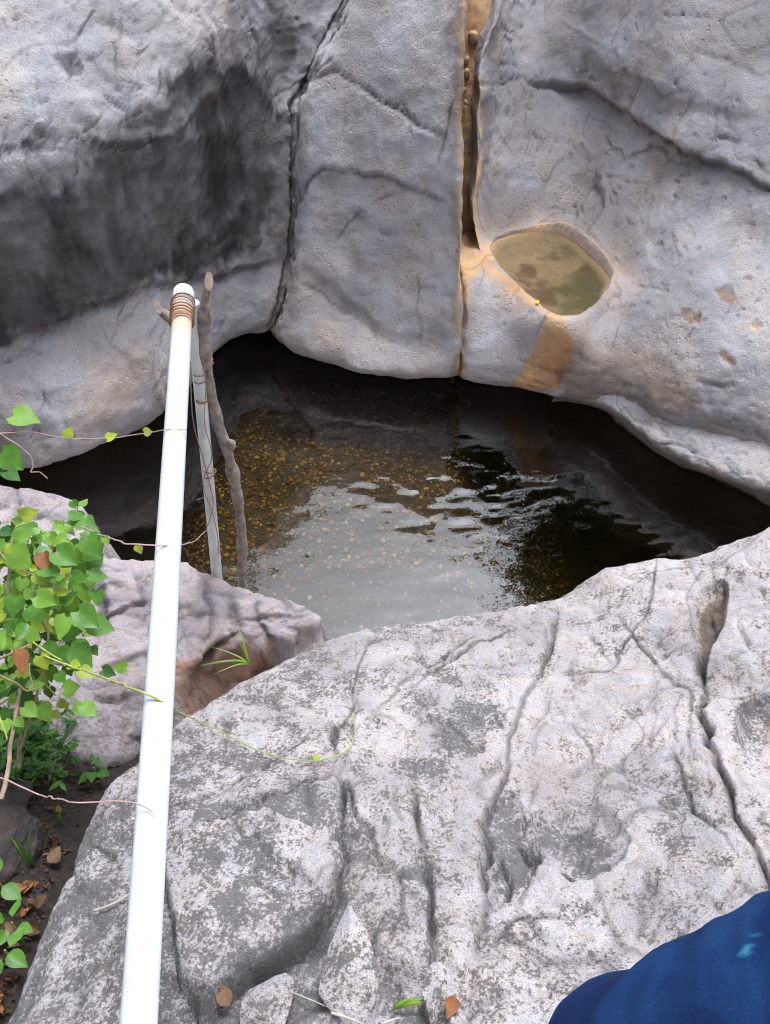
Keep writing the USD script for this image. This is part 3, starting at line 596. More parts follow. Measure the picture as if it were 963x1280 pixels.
def left_ledge():
    ctrl = [(0, 596, .52), (60, 604, .50), (105, 625, .46), (122, 690, .42), (60, 690, .46), (0, 680, .48), (135, 700, .34), (190, 692, .37), (250, 700, .36), (290, 728, .32), (345, 742, .29), (403, 762, .25), (180, 760, .37), (250, 765, .33), (330, 775, .28), (400, 785, .22),
            (0, 800, .42), (100, 800, .36), (180, 850, .32), (230, 840, .28), (60, 880, .38), (120, 930, .36), (320, 800, .24)]
    out = [(-200, 590, .5), (-60, 590, .5), (0, 594, .52), (60, 602, .50), (106, 622, .46), (124, 676, .42), (128, 698, .38), (180, 686, .37), (250, 698, .36), (292, 726, .32), (345, 738, .29), (404, 756, .25), (410, 782, .22), (370, 800, .22), (300, 806, .25), (245, 815, .28), (225, 860, .28), (190, 905, .32), (140, 950, .36), (60, 960, .4), (-200, 960, .45)]
    R, sd = height_rock(ctrl, out, (-1.45, 1.0), (.12, 2.4), .0056, .06, 80, -.6)
    P = R.P
    R.disp += .022 * fbm(P * 4, 3, 121) + .012 * fbm(P * 12, 3, 122) + .004 * fbm(P * 36, 3, 123)
    R.creases([(4, .030), (9, .016), (22, .007), (50, .003)], 520)
    R.disp -= .02 * np.clip(fbm(P * 6 + 9, 3, 124, ridged=True) - .5, 0, 1) * 2
    for c, w, d in (([(124, 600), (122, 690), (128, 760), (132, 800)], .014, .04), ([(120, 770), (160, 762), (185, 755)], .012, .03), ([(18, 596), (22, 640), (14, 690)], .010, .02), ([(250, 705), (268, 760), (262, 800)], .010, .016), ([(292, 735), (300, 790), (240, 845)], .014, .03), ([(330, 745), (325, 775), (345, 800)], .008, .016),
                    ([(300, 775), (340, 770), (380, 775)], .008, .014), ([(130, 830), (180, 815), (210, 835)], .010, .02), ([(110, 870), (150, 880), (180, 870)], .010, .02), ([(350, 742), (372, 765), (400, 768)], .006, .01), ([(200, 700), (215, 760), (190, 800)], .008, .01)):
        R.crack(c, w, d, .6)
    R.lump([(235, 790), (262, 770), (285, 790), (260, 820), (236, 830)], .02, .03); R.lump([(170, 700), (240, 705), (262, 760), (190, 765)], .02, .05)
    q = R.Q
    R.stain_shade([(215, 850), (245, 818), (300, 795), (350, 800), (330, 850), (250, 890), (215, 880)], 0, .72, 22)
    n2 = fbm(P * 18, 4, 125)
    R.mask[..., 1] = np.maximum(R.mask[..., 1], .75 * sstep(.0, .3, n2 + .9 * sstep(810, 900, q[..., 1]) * sstep(260, 180, q[..., 0]) - .25) )
    R.apply()
    tag(obj('rock_ledge', R.mesh(), ROCK_MAUVE, mask=R.masks()), 'mauve rough rock ledge at the left where the two stakes stand', 'rock')

def gully():
    ctrl = [(250, 875, .06), (180, 930, .22), (120, 960, .30), (100, 1000, .38), (60, 1080, .52), (30, 1150, .60), (0, 1250, .68), (-100, 1250, .74), (-150, 1000, .55), (-150, 900, .45), (0, 950, .40), (60, 950, .34), (350, 850, .0), (100, 1350, .62), (150, 1100, .45)]
    xs = np.arange(-1.5, .3, .012); ys = np.arange(-.1, 1.75, .012); X, Y = np.meshgrid(xs, ys)
    Z = field(ctrl, 1e-4)(np.stack([X, Y], -1).reshape(-1, 2)).reshape(X.shape)
    P = np.stack([X, Y, Z], -1); P[..., 2] += .02 * fbm(P * 9, 4, 131) + .008 * fbm(P * 40, 2, 132)
    global GULLY; GULLY = P
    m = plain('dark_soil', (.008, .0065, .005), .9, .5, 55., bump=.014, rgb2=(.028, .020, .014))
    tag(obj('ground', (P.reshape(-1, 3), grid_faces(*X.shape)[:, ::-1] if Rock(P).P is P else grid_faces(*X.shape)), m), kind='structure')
def z_on(G, x, y):
    """height of a grid field (regular in x, y) at a point"""
    xs, ys = G[0, :, 0], G[:, 0, 1]
    a = xs[0] < xs[-1]; i = int(np.clip(np.argmin(abs(xs - x)), 0, len(xs) - 1)); j = int(np.clip(np.argmin(abs(ys - y)), 0, len(ys) - 1))
    return float(G[j, i, 2])

# ------------------------------------------------------------------ pool, its bed and the land beyond
def bed_z(X, Y):
    P = np.stack([X, Y, X * 0], -1)
    z = -.36 + .05 * fbm(P * 1.4, 2, 141) + .02 * fbm(P * 6, 3, 142)
    z += .10 * np.exp(-((X + .2) ** 2 / .35 + (Y - 3.0) ** 2 / .5)) - .6 * sstep(.15, .9, X - .25 * (Y - 2.6)) - .5 * sstep(-.75, -1.15, X)
    return z
def pool():
    xs = np.arange(-3.2, 3.4, .022); ys = np.arange(.6, 4.6, .022); X, Y = np.meshgrid(xs, ys)
    P = np.stack([X, Y, bed_z(X, Y)], -1)
    bm = plain('pool_bed_look', (.034, .026, .011), .8, .5, 26., bump=.02, rgb2=(.07, .047, .018))
    tag(obj('pool_bed', (P.reshape(-1, 3), grid_faces(*X.shape)), bm), kind='structure')
    xs = np.arange(-2.8, 3.0, .014); ys = np.arange(1.1, 4.2, .014); X, Y = np.meshgrid(xs, ys)
    P = np.stack([X, Y, 0 * X], -1)
    # gentle swell, with rings to the right and short wavelets in the middle
    Z = .0012 * fbm(P * [4, 9, 1], 2, 151) + .0006 * fbm(P * [11, 24, 1], 2, 155) * sstep(-.3, .5, X)
    c = at_z(745, 600, 0); r = np.hypot((X - c[0]) * .8, Y - c[1]); Z += .00055 * np.sin(r * 95) * np.exp(-((r - .32) / .22) ** 2) * sstep(.1, .5, X - c[0] + .2)
    c = at_z(560, 610, 0); k = np.exp(-(((X - c[0]) / .55) ** 2 + ((Y - c[1]) / .35) ** 2)); Z += .0032 * k * fbm(P * [9, 22, 1], 3, 152)
    P[..., 2] = Z
    tag(obj('water', (P.reshape(-1, 3), grid_faces(*X.shape)), WATER), kind='structure')
def flat_water(name, poly, z, mat, label=None):
    from shapely.geometry import Polygon
    v, f = trimesh.creation.triangulate_polygon(Polygon(poly), engine='earcut')
    v = np.c_[v, np.full(len(v), z)]
    n = np.cross(v[f[:, 1]] - v[f[:, 0]], v[f[:, 2]] - v[f[:, 0]])[:, 2]; f = np.where((n < 0)[:, None], f[:, ::-1], f)
    tag(obj(name, (v, f), mat, smooth=False), label, kind='structure')

def land():
    t = np.linspace(-1, 1, 121); g = np.sinh(t * 4.2) / np.sinh(4.2) * 70
    X, Y = np.meshgrid(g, g + 2.0)
    d = np.hypot(np.clip(np.abs(X) - 2.2, 0, None), np.clip(np.abs(Y - 2.2) - 3.0, 0, None))
    P = np.stack([X, Y, 0 * X], -1)
    behind = sstep(3.5, 6.0, Y)
    Z = -1.1 + sstep(0, 1.3, d) * (1.9 + 1.0 * behind + .5 * fbm(P * .15, 3, 161) + .012 * np.clip(d, 0, 60)) + .06 * fbm(P * 1.3, 3, 162) * sstep(0, 1, d)
    P[..., 2] = Z
    m = plain('bank_ground', (.055, .06, .025), .9, .4, 3., rgb2=(.12, .10, .06))
    tag(obj('terrain', (P.reshape(-1, 3), grid_faces(*X.shape)), m), kind='structure')
    return P

left_wall(); middle_rock(); right_slab(); channel(); low_ledge()
near_boulder(); left_ledge(); gully(); pool()
flat_water('pothole_water', POOLS, ZP, PUDDLE)
def pothole_bed():
    lo, hi = POOLS.min(0) - .02, POOLS.max(0) + .02
    X, Y = np.meshgrid(np.linspace(lo[0], hi[0], 150), np.linspace(lo[1], hi[1], 150)); P = np.stack([X, Y, 0 * X], -1)
    sd = poly_sd(P[..., :2], POOLS); n = fbm(P * 11, 4, 211)
    P[..., 2] = ZP + .010 - .030 * sstep(-.01, .05, sd) - .045 * np.clip(sd / .12, 0, 1) + .010 * n * sstep(0, .05, sd) - .05 * sstep(.004, -.012, sd)
    u = X - .3 * (Y - Y.mean()); k = fbm(P * 6.5 + 2, 4, 212)
    mk = np.zeros(P.shape); mk[..., 0] = sstep(-.05, .5, .8 * k + 2.2 * (X - X.mean() - .04) - 1.1 * (Y - Y.mean())); mk[..., 1] = .85 * sstep(.0, .34, fbm(P * 7 + 5, 5, 213) + .7 * (X - X.mean() - .08)) * sstep(0, .03, sd); mk[..., 2] = sstep(.05, .0, sd)
    m = usdkit.material(stage, '/World/Looks/sediment', {'at': ('attribute', dict(attribute='mask')), 'sep': ('separate_color', {}), 'geo': ('geometry', {}), 'n': ('noise_texture', dict(scale=60., detail=5., roughness=.7)),
        'v': ('voronoi_texture', dict(scale=130., feature='f1')), 'vr': ('rgb_ramp', dict(ramp=[(.15, (1.5, 1.5, 1.3)), (.35, (.9, .9, .9))])), 'r': ('rgb_ramp', dict(ramp=[(.3, (.205, .150, .088)), (.7, (.33, .245, .15))])), 'a': ('mix', dict(color2=(.085, .080, .034))), 'b': ('mix', dict(color2=(.10, .058, .026))), 'c': ('mix', dict(color2=(.52, .40, .26))), 'm': ('mix', dict(mix_type='multiply')), 'p': ('principled_bsdf', dict(roughness=.8))},
        [('at.color', 'sep.color'), ('geo.position', 'n.vector'), ('geo.position', 'v.vector'), ('n.fac', 'r.fac'), ('r.color', 'a.color1'), ('sep.r', 'a.fac'), ('a.color', 'm.color1'), ('v.distance', 'vr.fac'), ('vr.color', 'm.color2'), ('sep.r', 'm.fac'), ('m.color', 'b.color1'), ('sep.g', 'b.fac'), ('b.color', 'c.color1'), ('sep.b', 'c.fac'), ('c.color', 'p.base_color')], surface='p.BSDF')
    f = grid_faces(150, 150); f = f[(sd.reshape(-1)[f] > -.012).any(1)]
    ids, f2 = np.unique(f, return_inverse=True); f = f2.reshape(f.shape)
    tag(obj('pothole_bed', (P.reshape(-1, 3)[ids], f), m, mask=mk.reshape(-1, 3)[ids]), kind='structure')
pothole_bed()
LAND = land()
#@@OBJECTS
# ------------------------------------------------------------------ small builders
def tube(pts, rad, sides=8, cap=True):
    pts = np.asarray(pts, float); n = len(pts); rad = np.broadcast_to(rad, n)
    T = np.gradient(pts, axis=0); T /= np.maximum(np.linalg.norm(T, axis=1, keepdims=True), 1e-9)
    u = np.cross(T[0], [0.3, .2, 1.]); u /= np.linalg.norm(u); V = []
    a = np.arange(sides) * 2 * math.pi / sides
    for k in range(n):
        u = u - T[k] * (u @ T[k]); u /= np.linalg.norm(u); w = np.cross(T[k], u)
        V.append(pts[k] + rad[k] * (np.cos(a)[:, None] * u + np.sin(a)[:, None] * w))
    V = np.vstack(V); F = []
    for k in range(n - 1):
        for j in range(sides):
            p, q = k * sides + j, k * sides + (j + 1) % sides
            F += [[p, q, q + sides], [p, q + sides, p + sides]]
    if cap:
        V = np.vstack([V, pts[0], pts[-1]]); c = len(V) - 2; e = (n - 1) * sides
        for j in range(sides):
            F += [[c, (j + 1) % sides, j], [c + 1, e + j, e + (j + 1) % sides]]
    return V, np.array(F)
def curve(ctrl, n=40):
    c = np.asarray(ctrl, float); L = np.r_[0, np.cumsum(np.linalg.norm(np.diff(c, axis=0), axis=1))]
    t = np.linspace(0, L[-1], n)
    from scipy.interpolate import CubicSpline, Akima1DInterpolator
    return (Akima1DInterpolator(L, c, axis=0)(t) if len(c) > 2 else np.stack([np.interp(t, L, c[:, k]) for k in range(3)], 1))
def join(parts):
    V, F, o = [], [], 0
    for v, f in parts:
        v = np.asarray(v); f = np.asarray(f)
        if f.shape[1] == 4: f = np.vstack([f[:, [0, 1, 2]], f[:, [0, 2, 3]]])
        V.append(v); F.append(f + o); o += len(v)
    return np.vstack(V), np.vstack(F)
def frame(n, tip):
    n = n / np.linalg.norm(n); t = tip - n * (tip @ n); t /= np.linalg.norm(t); return np.stack([np.cross(t, n), t, n], 1)
def leaf(size, shape='heart', fold=.25, curl=.3, rows=8, rng=random):
    """a leaf from its stalk (origin) to its tip (+y), seen from +z"""
    t = np.linspace(0, 1, rows)
    if shape == 'heart': w = np.interp(t, [0, .08, .2, .32, .5, .7, .88, 1], [.20, .42, .50, .50, .40, .24, .09, .0])
    elif shape == 'lance': w = .20 * np.sin(np.pi * np.clip(t, .0, 1) ** .8)
    else: w = .34 * np.sin(np.pi * t ** .75)
    V = []
    for k in range(rows):
        for s in (-1, -.5, 0, .5, 1):
            x = s * w[k]; lobes = -.16 * abs(s) ** 1.5 * max(0, 1 - t[k] * 4) if shape == 'heart' else 0
            V.append((x, t[k] + lobes, fold * abs(x) - curl * t[k] ** 2 * .5 + .03 * math.sin(9 * t[k]) * abs(s)))
    F = grid_faces(rows, 5)
    return np.array(V) * size, F
def put(mesh, at, n, tip):
    return np.asarray(mesh[0]) @ frame(np.asarray(n, float), np.asarray(tip, float)).T + at, mesh[1]
def stone(r, seed, flat=(1, 1, .7), rough=.18, sub=3, cuts=7, lo=.72):
    m = trimesh.creation.icosphere(subdivisions=sub, radius=1.0); v = np.array(m.vertices)
    rs = np.random.RandomState(seed)
    for _ in range(cuts):                                     # knocked-off facets
        d = rs.normal(size=3); d /= np.linalg.norm(d); h = rs.uniform(lo, .95); k = v @ d
        v = v - np.clip(k - h, 0, None)[:, None] * d * (.8 if cuts < 10 else .96)
    v = v * (1 + rough * fbm(v * 1.3 + seed * 3.1, 3, seed)[:, None])
    return v * np.asarray(flat) * r, np.array(m.faces)

# ------------------------------------------------------------------ pipe, stakes, twine
PVC = usdkit.material(stage, '/World/Looks/white_plastic', {
    'at': ('attribute', dict(attribute='mask')), 'sep': ('separate_color', {}), 'geo': ('geometry', {}), 'n': ('noise_texture', dict(scale=22., detail=6., roughness=.65)),
    'r': ('rgb_ramp', dict(ramp=[(.35, (.44, .475, .50)), (.7, (.53, .555, .57))])), 'm1': ('mix', dict(color2=(.52, .36, .15))), 'm2': ('mix', dict(color2=(.28, .12, .045))),
    'p': ('principled_bsdf', dict(roughness=.32, specular_ior_level=.5))},
    [('at.color', 'sep.color'), ('geo.position', 'n.vector'), ('n.fac', 'r.fac'), ('r.color', 'm1.color1'), ('sep.r', 'm1.fac'), ('m1.color', 'm2.color1'), ('sep.g', 'm2.fac'), ('m2.color', 'p.base_color')], surface='p.BSDF')
GREYPVC = plain('weathered_plastic', (.56, .555, .55), .5, .25, 14., bump=.001)
RUST = plain('rusty_wire', (.26, .12, .05), .7, .4, 90.)
BARK = plain('bark', (.21, .165, .14), .85, .55, 42., bump=.006, rgb2=(.34, .28, .245))
CUT = plain('cut_wood', (.36, .26, .21), .8, .35, 60., bump=.002)
DRYSTEM = plain('dry_stem', (.28, .20, .14), .8, .35, 60.)
PINKSTEM = plain('pink_stem', (.42, .26, .24), .6, .25, 60.)
GREENSTEM = plain('green_stem', (.30, .34, .08), .55, .3, 60.)

PN, PT = at_z(171, 1300, 1.30), at_z(229.5, 368, 1.433)
PD = (PT - PN) / np.linalg.norm(PT - PN)
PSTART = PN - PD * .55
def pipe():
    t = thing('plastic_pipe', 'long white plastic pipe reaching out over the pool, its capped end lashed to the stakes', 'pipe')
    L = np.linalg.norm(PT - PSTART); s = np.linspace(0, L, 260)
    c = PSTART + PD * s[:, None]; c[:, 2] += -.006 * np.sin(np.pi * s / L)
    v, f = tube(c, .0222, 28)
    a = (np.arange(len(v)) % 28) / 28; ss = np.repeat(s, 28); ss = np.r_[ss, 0, L]
    n = fbm(v * [30, 8, 30], 4, 171); mask = np.zeros((len(v), 3))
    side = v[:, 0] - np.r_[np.repeat(c[:, 0], 28), c[0, 0], c[-1, 0]]
    mask[:, 0] = .75 * np.exp(-((ss - L + .11) / .075) ** 2) * (.7 + n) + .5 * sstep(.0, .3, fbm(v * [60, 2.0, 60], 3, 172)) * np.exp(-((side - .0155) / .005) ** 2) * sstep(1.35, .7, ss)
    mask[:, 1] = np.clip(.55 * np.exp(-((ss - L + .08) / .045) ** 2) + .5 * sstep(.5, .75, n) * (fbm(v * 3, 2, 173) > .25), 0, 1)
    obj('tube', (v, f), PVC, t, mask=np.clip(mask, 0, 1))
    ph = np.linspace(0, math.pi / 2, 12); prof = [(-.03, .0228), (-.028, .0243), (.0, .0249)] + [(.027 * math.sin(q), .0249 * math.cos(q) + .0002) for q in ph]
    cv, cf = tube(np.array([PT + PD * x for x, _ in prof]), [r for _, r in prof], 28)
    obj('end_cap', (cv, cf), PVC, t, mask=np.zeros((len(cv), 3)))
    u = np.cross(PD, [0, 0, 1]); u /= np.linalg.norm(u); w = np.cross(u, PD)
    th = np.linspace(0, 2 * math.pi * 7, 220)
    rr = np.random.RandomState(3)
    wob = np.interp(th, np.linspace(0, th[-1], 16), rr.normal(0, .004, 16))
    pts = PT + PD * (-.115 + .085 * th[:, None] / th[-1] + wob[:, None] * 1.6) + .0268 * (np.cos(th)[:, None] * u + np.sin(th)[:, None] * w)
    obj('binding_wire', tube(pts, .0017, 6), RUST, t)
pipe()

def stake():
    t = thing('support_stake', 'grey weathered plastic stake propping up the end of the white pipe', 'stake')
    a, b = at_y(271, 716, 1.80), at_y(240.5, 378, 1.815)
    d = b - a; a = a - d * .16
    c = np.array([a + (b - a) * k for k in np.linspace(0, 1, 30)])
    obj('tube', tube(c, .0178, 20), GREYPVC, t, smooth=40)
    tw = []
    rs = np.random.RandomState(4)
    for py in (468, 472, 497, 500, 588, 592):
        p = at_y(243 + (py - 378) * .0897, py, 1.805); th = np.linspace(0, 2 * math.pi, 30)
        e = np.array([1, 0, .0]); g = np.array([0, 1, 0.])
        tw.append(tube(p + .0195 * (np.cos(th)[:, None] * e + np.sin(th)[:, None] * g) + np.c_[th * 0, th * 0, .008 * np.sin(th + py)], .0016, 5))
    obj('binding_wire', join(tw), RUST, t)
    # dry tendrils hanging round it
    for k in range(2):
        pts = [at_y(240 + rs.uniform(-6, 14) + (y - 440) * .09, y, 1.775 + rs.uniform(-.015, .015)) for y in np.arange(440 + 12 * k, 720 - 25 * k, 42)]
        obj('dry_tendril', tube(curve(pts, 50), .0016, 5), DRYSTEM, t)
stake()

def forked_stick():
    t = thing('forked_stick', 'crooked brown forked branch standing beside the stake, holding the pipe in its fork', 'branch')
    P = [(303, 760), (303, 728), (303, 690), (300, 645), (291, 590), (282, 556), (272, 528), (263, 490), (257, 455), (254, 430), (255, 400), (257, 370), (262, 343)]
    Y = [1.84, 1.835, 1.83, 1.83, 1.83, 1.83, 1.83, 1.825, 1.82, 1.815, 1.81, 1.805, 1.80]
    c = curve([at_y(x, y, d) for (x, y), d in zip(P, Y)], 130); s = np.linspace(0, 1, 130)
    r = .0165 + .0015 * np.sin(s * 31) + .0035 * np.exp(-((s - .50) / .018) ** 2) + .004 * np.exp(-((s - .80) / .03) ** 2) + .0015 * np.sin(s * 77 + 1)
    r[-14:] *= np.linspace(1, .45, 14)
    v, f = tube(c, r, 18); v = v + (.0022 * fbm(v * [60, 60, 25], 3, 181))[:, None] * (v - v.mean(0)) / .3
    obj('stem', (v, f), BARK, t)
    P2 = [(258, 462), (247, 440), (232, 420), (214, 400), (203, 390), (196, 376)]
    c2 = curve([at_y(x, y, d) for (x, y), d in zip(P2, [1.825, 1.84, 1.865, 1.885, 1.89, 1.89])], 40)
    r2 = np.linspace(.016, .0125, 40); r2[-8:] *= np.linspace(1, .35, 8)
    obj('side_branch', tube(c2, r2, 14), BARK, t)
    # pale slanting cuts
    for (x0, y0, x1, y1, dep, w, name) in ((261.5, 342, 261, 362, 1.783, .0105, 'cut_end'), (194, 374, 200, 391, 1.876, .008, 'cut_end')):
        a, b = at_y(x0, y0, dep), at_y(x1, y1, dep); m = (a + b) / 2; L = np.linalg.norm(b - a) / 2
        view = np.array([0, 0, CZ]) - m; th = np.linspace(0, 2 * math.pi, 24, endpoint=False)
        fr = frame(view, b - a); ring = np.stack([w * np.cos(th), L * np.sin(th), 0 * th], 1) @ fr.T + m
        back = ring - fr[:, 2] * .012
        V = np.vstack([ring, back, m[None]]); F = [[48, i, (i + 1) % 24] for i in range(24)] + [[i, 24 + i, 24 + (i + 1) % 24] for i in range(24)] + [[i, 24 + (i + 1) % 24, (i + 1) % 24] for i in range(24)]
        obj(name, (V, np.array(F)), CUT, t, smooth=40)
    kn = at_y(290, 556, 1.822); v, f = stone(.016, 7, (.75, .8, 1.2), .2, 2); obj('knot', (v + kn, f), BARK, t)
    th = np.linspace(0, 4 * math.pi, 60); p = at_y(258, 459, 1.822)
    obj('binding_wire', tube(p + .0205 * np.c_[np.cos(th), np.sin(th), 0 * th] + np.c_[0 * th, 0 * th, .012 * np.cos(th + .4) + .002 * th], .0017, 6), RUST, t)
forked_stick()

# ------------------------------------------------------------------ plants
LEAVES = [plain('leaf_green_%s' % k, c, .42, .25, 26., spec=.45, trans=.32) for k, c in (('deep', (.045, .125, .020)), ('mid', (.085, .21, .026)), ('light', (.15, .29, .035)), ('yellowish', (.26, .33, .03)))]
DRYLEAF = [plain('dry_leaf_%s' % k, c, .7, .4, 40., trans=.15) for k, c in (('brown', (.085, .038, .018)), ('orange', (.22, .085, .03)), ('tan', (.15, .085, .042)))]
RNG = np.random.RandomState(11)
UPV = np.array([0, 0, 1.]); TOCAM = lambda p: (np.array([0, 0, CZ]) - p) / np.linalg.norm(np.array([0, 0, CZ]) - p)
def add_leaf(t, p, size, tone, tipdir=None, face=None, shape='heart', stalk=None, fold=None, curl=None):
    n = (TOCAM(p) * .75 + UPV * .55 + RNG.normal(0, .34, 3)) if face is None else face
    tip = RNG.normal(0, .7, 3) + np.array([.25, -.15, -.75]) if tipdir is None else np.asarray(tipdir, float)
    m = put(leaf(size, shape, fold if fold is not None else RNG.uniform(.05, .45), curl if curl is not None else RNG.uniform(.05, .5)), p, n, tip)
    obj('leaf', m, LEAVES[tone] if isinstance(tone, int) else tone, t)
def climber():
    t = thing('climbing_plant', 'bushy green climbing plant with heart shaped leaves hanging over the left ledge', 'plant')
    stems = [([(25, 960, 2.25), (24, 900, 2.2), (30, 830, 2.1), (10, 740, 2.05), (20, 660, 2.05)], .0055, DRYSTEM),
             ([(25, 940, 2.2), (45, 870, 2.05), (60, 800, 1.98), (45, 740, 1.95), (75, 690, 1.95), (86, 655, 1.98), (98, 632, 2.0)], .0032, DRYSTEM),
             ([(-20, 800, 2.0), (20, 775, 1.95), (45, 805, 1.9), (78, 826, 1.9)], .0035, GREENSTEM), ([(-10, 840, 1.95), (20, 855, 1.92), (30, 862, 1.92), (42, 860, 1.92)], .0028, DRYSTEM),
             ([(-10, 828, 1.9), (14, 818, 1.88), (38, 806, 1.88)], .003, DRYSTEM), ([(38, 830, 1.9), (38, 845, 1.9), (40, 855, 1.9), (36, 862, 1.9)], .002, DRYSTEM), ([(2, 1000, 1.95), (14, 930, 1.98), (24, 870, 2.02), (28, 780, 2.02)], .0052, DRYSTEM), ([(-10, 870, 1.9), (2, 905, 1.9), (8, 925, 1.9)], .0028, GREENSTEM),
             ([(0, 690, 2.0), (14, 705, 1.97), (45, 720, 1.95), (80, 735, 1.94)], .0025, DRYSTEM), ([(30, 720, 1.98), (60, 712, 1.95), (95, 700, 1.95)], .0018, GREENSTEM)]
    for s, r, m in stems:
        c = curve([at_d(*q) for q in s], 50); c = c + .004 * np.stack([fbm(c * 25 + k * 9, 2, 191 + k) for k in range(3)], 1)
        obj('stem', tube(c, r * np.linspace(1, .6, 50), 7), m, t)
    area = np.array([(-25, 655), (20, 650), (60, 662), (90, 625), (118, 640), (118, 700), (122, 760), (128, 800), (95, 830), (60, 850), (48, 905), (-25, 935)], float)
    cand = []
    while len(cand) < 272:
        x, y = RNG.uniform(-25, 130), RNG.uniform(625, 935)
        if poly_sd(np.array([[x, y]]), area)[0] < 0: continue
        if x > 60 and RNG.rand() < .35: continue
        if y > 870 and RNG.rand() < .5: continue
        cand.append((x, y))
    for k, (x, y) in enumerate(cand):
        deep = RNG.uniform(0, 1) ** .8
        p = at_d(x, y, 1.90 + .30 * deep); tone = 0 if deep > .66 else (1 if RNG.rand() < .38 else (2 if RNG.rand() < .75 else 3))  # leaves set deeper in the bush take the darkest green
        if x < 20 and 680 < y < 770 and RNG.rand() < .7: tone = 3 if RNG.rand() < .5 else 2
        add_leaf(t, p, RNG.uniform(.022, .048) * (1 if k % 3 else .7), tone, shape='heart' if RNG.rand() < .8 else 'ovate')
    for x, y, d, s, tone, tip in ((98, 764, 1.88, .085, 1, (.5, 0, -1)), (84, 772, 1.88, .075, 2, (.2, 0, -1)), (112, 780, 1.9, .08, 1, (1, 0, -.3)), (70, 690, 1.9, .08, 1, (.4, 0, -.8)), (55, 705, 1.92, .075, 1, (.5, 0, -.7)), (110, 672, 1.92, .085, 1, (.35, 0, -1)),
                                  (14, 690, 1.86, .085, 2, (.5, 0, -.9)), (100, 838, 1.9, .05, 3, (.1, 0, -1)), (80, 862, 1.9, .06, 2, (1, 0, .1)), (92, 885, 1.9, .05, 2, (0, 0, -1)), (104, 882, 1.9, .055, 2, (.1, 0, -1)), (50, 820, 1.88, .05, 3, (.1, 0, -1)), (36, 790, 1.88, .05, 2, (.6, 0, -.5)),
                                  (78, 790, 1.9, .06, 1, (1, .1, -.1)), (93, 812, 1.9, .08, 1, (.2, 0, -1)), (72, 842, 1.92, .04, 1, (0, 0, -1)), (46, 745, 1.88, .065, 2, (.6, 0, -.5)), (112, 720, 1.93, .06, 1, (.2, 0, -1)), (120, 738, 1.93, .05, 1, (-.2, 0, -1)), (24, 900, 2.0, .05, 1, (.2, 0, -1)),
                                  (128, 838, 2.1, .05, 0, (1, 0, -.8)), (158, 835, 2.15, .05, 2, (-1, 0, -.2))):
        add_leaf(t, at_d(x, y, d), s * .7, tone, tip)
    for x, y, d in ((84, 673, 1.93), (55, 690, 1.93), (18, 812, 1.87)):
        add_leaf(t, at_d(x, y, d), .055, DRYLEAF[1], shape='ovate', curl=.9, fold=.8)
climber()
def shoots():
    t = thing('leafy_shoots', 'paler yellow green leafy shoots crowding the left edge behind the bushy climber', 'plant')
    for s in ([(-30, 800, 2.25), (0, 740, 2.2), (30, 690, 2.15), (60, 665, 2.12)], [(-30, 850, 2.2), (10, 800, 2.15), (50, 770, 2.1), (95, 745, 2.08)], [(-30, 900, 2.2), (15, 870, 2.15), (40, 850, 2.1), (70, 870, 2.1)]):
        obj('stem', tube(curve([at_d(*q) for q in s], 40), .0026 * np.linspace(1, .6, 40), 7), GREENSTEM, t)
    k = 0
    while k < 170:
        x, y = RNG.uniform(-25, 118), RNG.uniform(645, 900)
        if x > 118 - abs(y - 760) * .35 or (x > 55 and RNG.rand() < .35): continue
        add_leaf(t, at_d(x, y, RNG.uniform(2.08, 2.30)), RNG.uniform(.022, .046), int(RNG.choice([0, 1, 2, 3], p=[.3, .3, .25, .15])), shape='heart' if RNG.rand() < .8 else 'ovate'); k += 1
shoots()

def vine(name, label, pts, r, mat, leaves=(), cat='vine', n=80):
    t = thing(name, label, cat)
    P = np.asarray(pts, float); L = np.r_[0, np.cumsum(np.linalg.norm(np.diff(P, axis=0), axis=1))]; n = int(n * 1.6); tt = np.linspace(0, L[-1], n)
    c = np.stack([np.interp(tt, L, P[:, k]) for k in range(3)], 1); c = gaussian_filter1d(c, 1.6, axis=0, mode='nearest'); r = r * .68; c = c + .0025 * np.stack([fbm(c * 22 + k * 9, 2, 195 + k) for k in range(3)], 1)
    obj('stem', tube(c, r * np.linspace(1.15, .7, n), 7), mat, t)
    for x, y, d, s, tone, tip in leaves: add_leaf(t, at_d(x, y, d), s, tone, tip, curl=.2, fold=.25)
    return t
def on_pipe(px, py, lift=.0245):
    """a point lying on the pipe's upper side at this place along it"""
    lo = min(np.linspace(-.1, 1.0, 400), key=lambda k: abs(proj(PN + (PT - PN) * k)[0][1] - py)); p = PN + (PT - PN) * lo
    d = at_d(px, py, np.linalg.norm(p - [0, 0, CZ]) - lift); return d
vine('vine_tendril', 'thin pinkish tendril with small leaves reaching across the pipe just below its capped end', [at_d(-15, 536, 2.1), at_d(0, 542, 2.08), at_d(40, 540, 2.05), at_d(85, 548, 2.0), at_d(135, 548, 1.95), at_d(180, 542, 1.88), on_pipe(205, 537), on_pipe(236, 536)], .0018, PINKSTEM,
     [(17, 520, 2.04, .066, 2, (.55, 0, -.8)), (84, 546, 1.99, .026, 3, (.3, 0, .8)), (134, 549, 1.94, .028, 3, (.4, 0, .8)), (180, 540, 1.88, .022, 3, (1, 0, .2))])
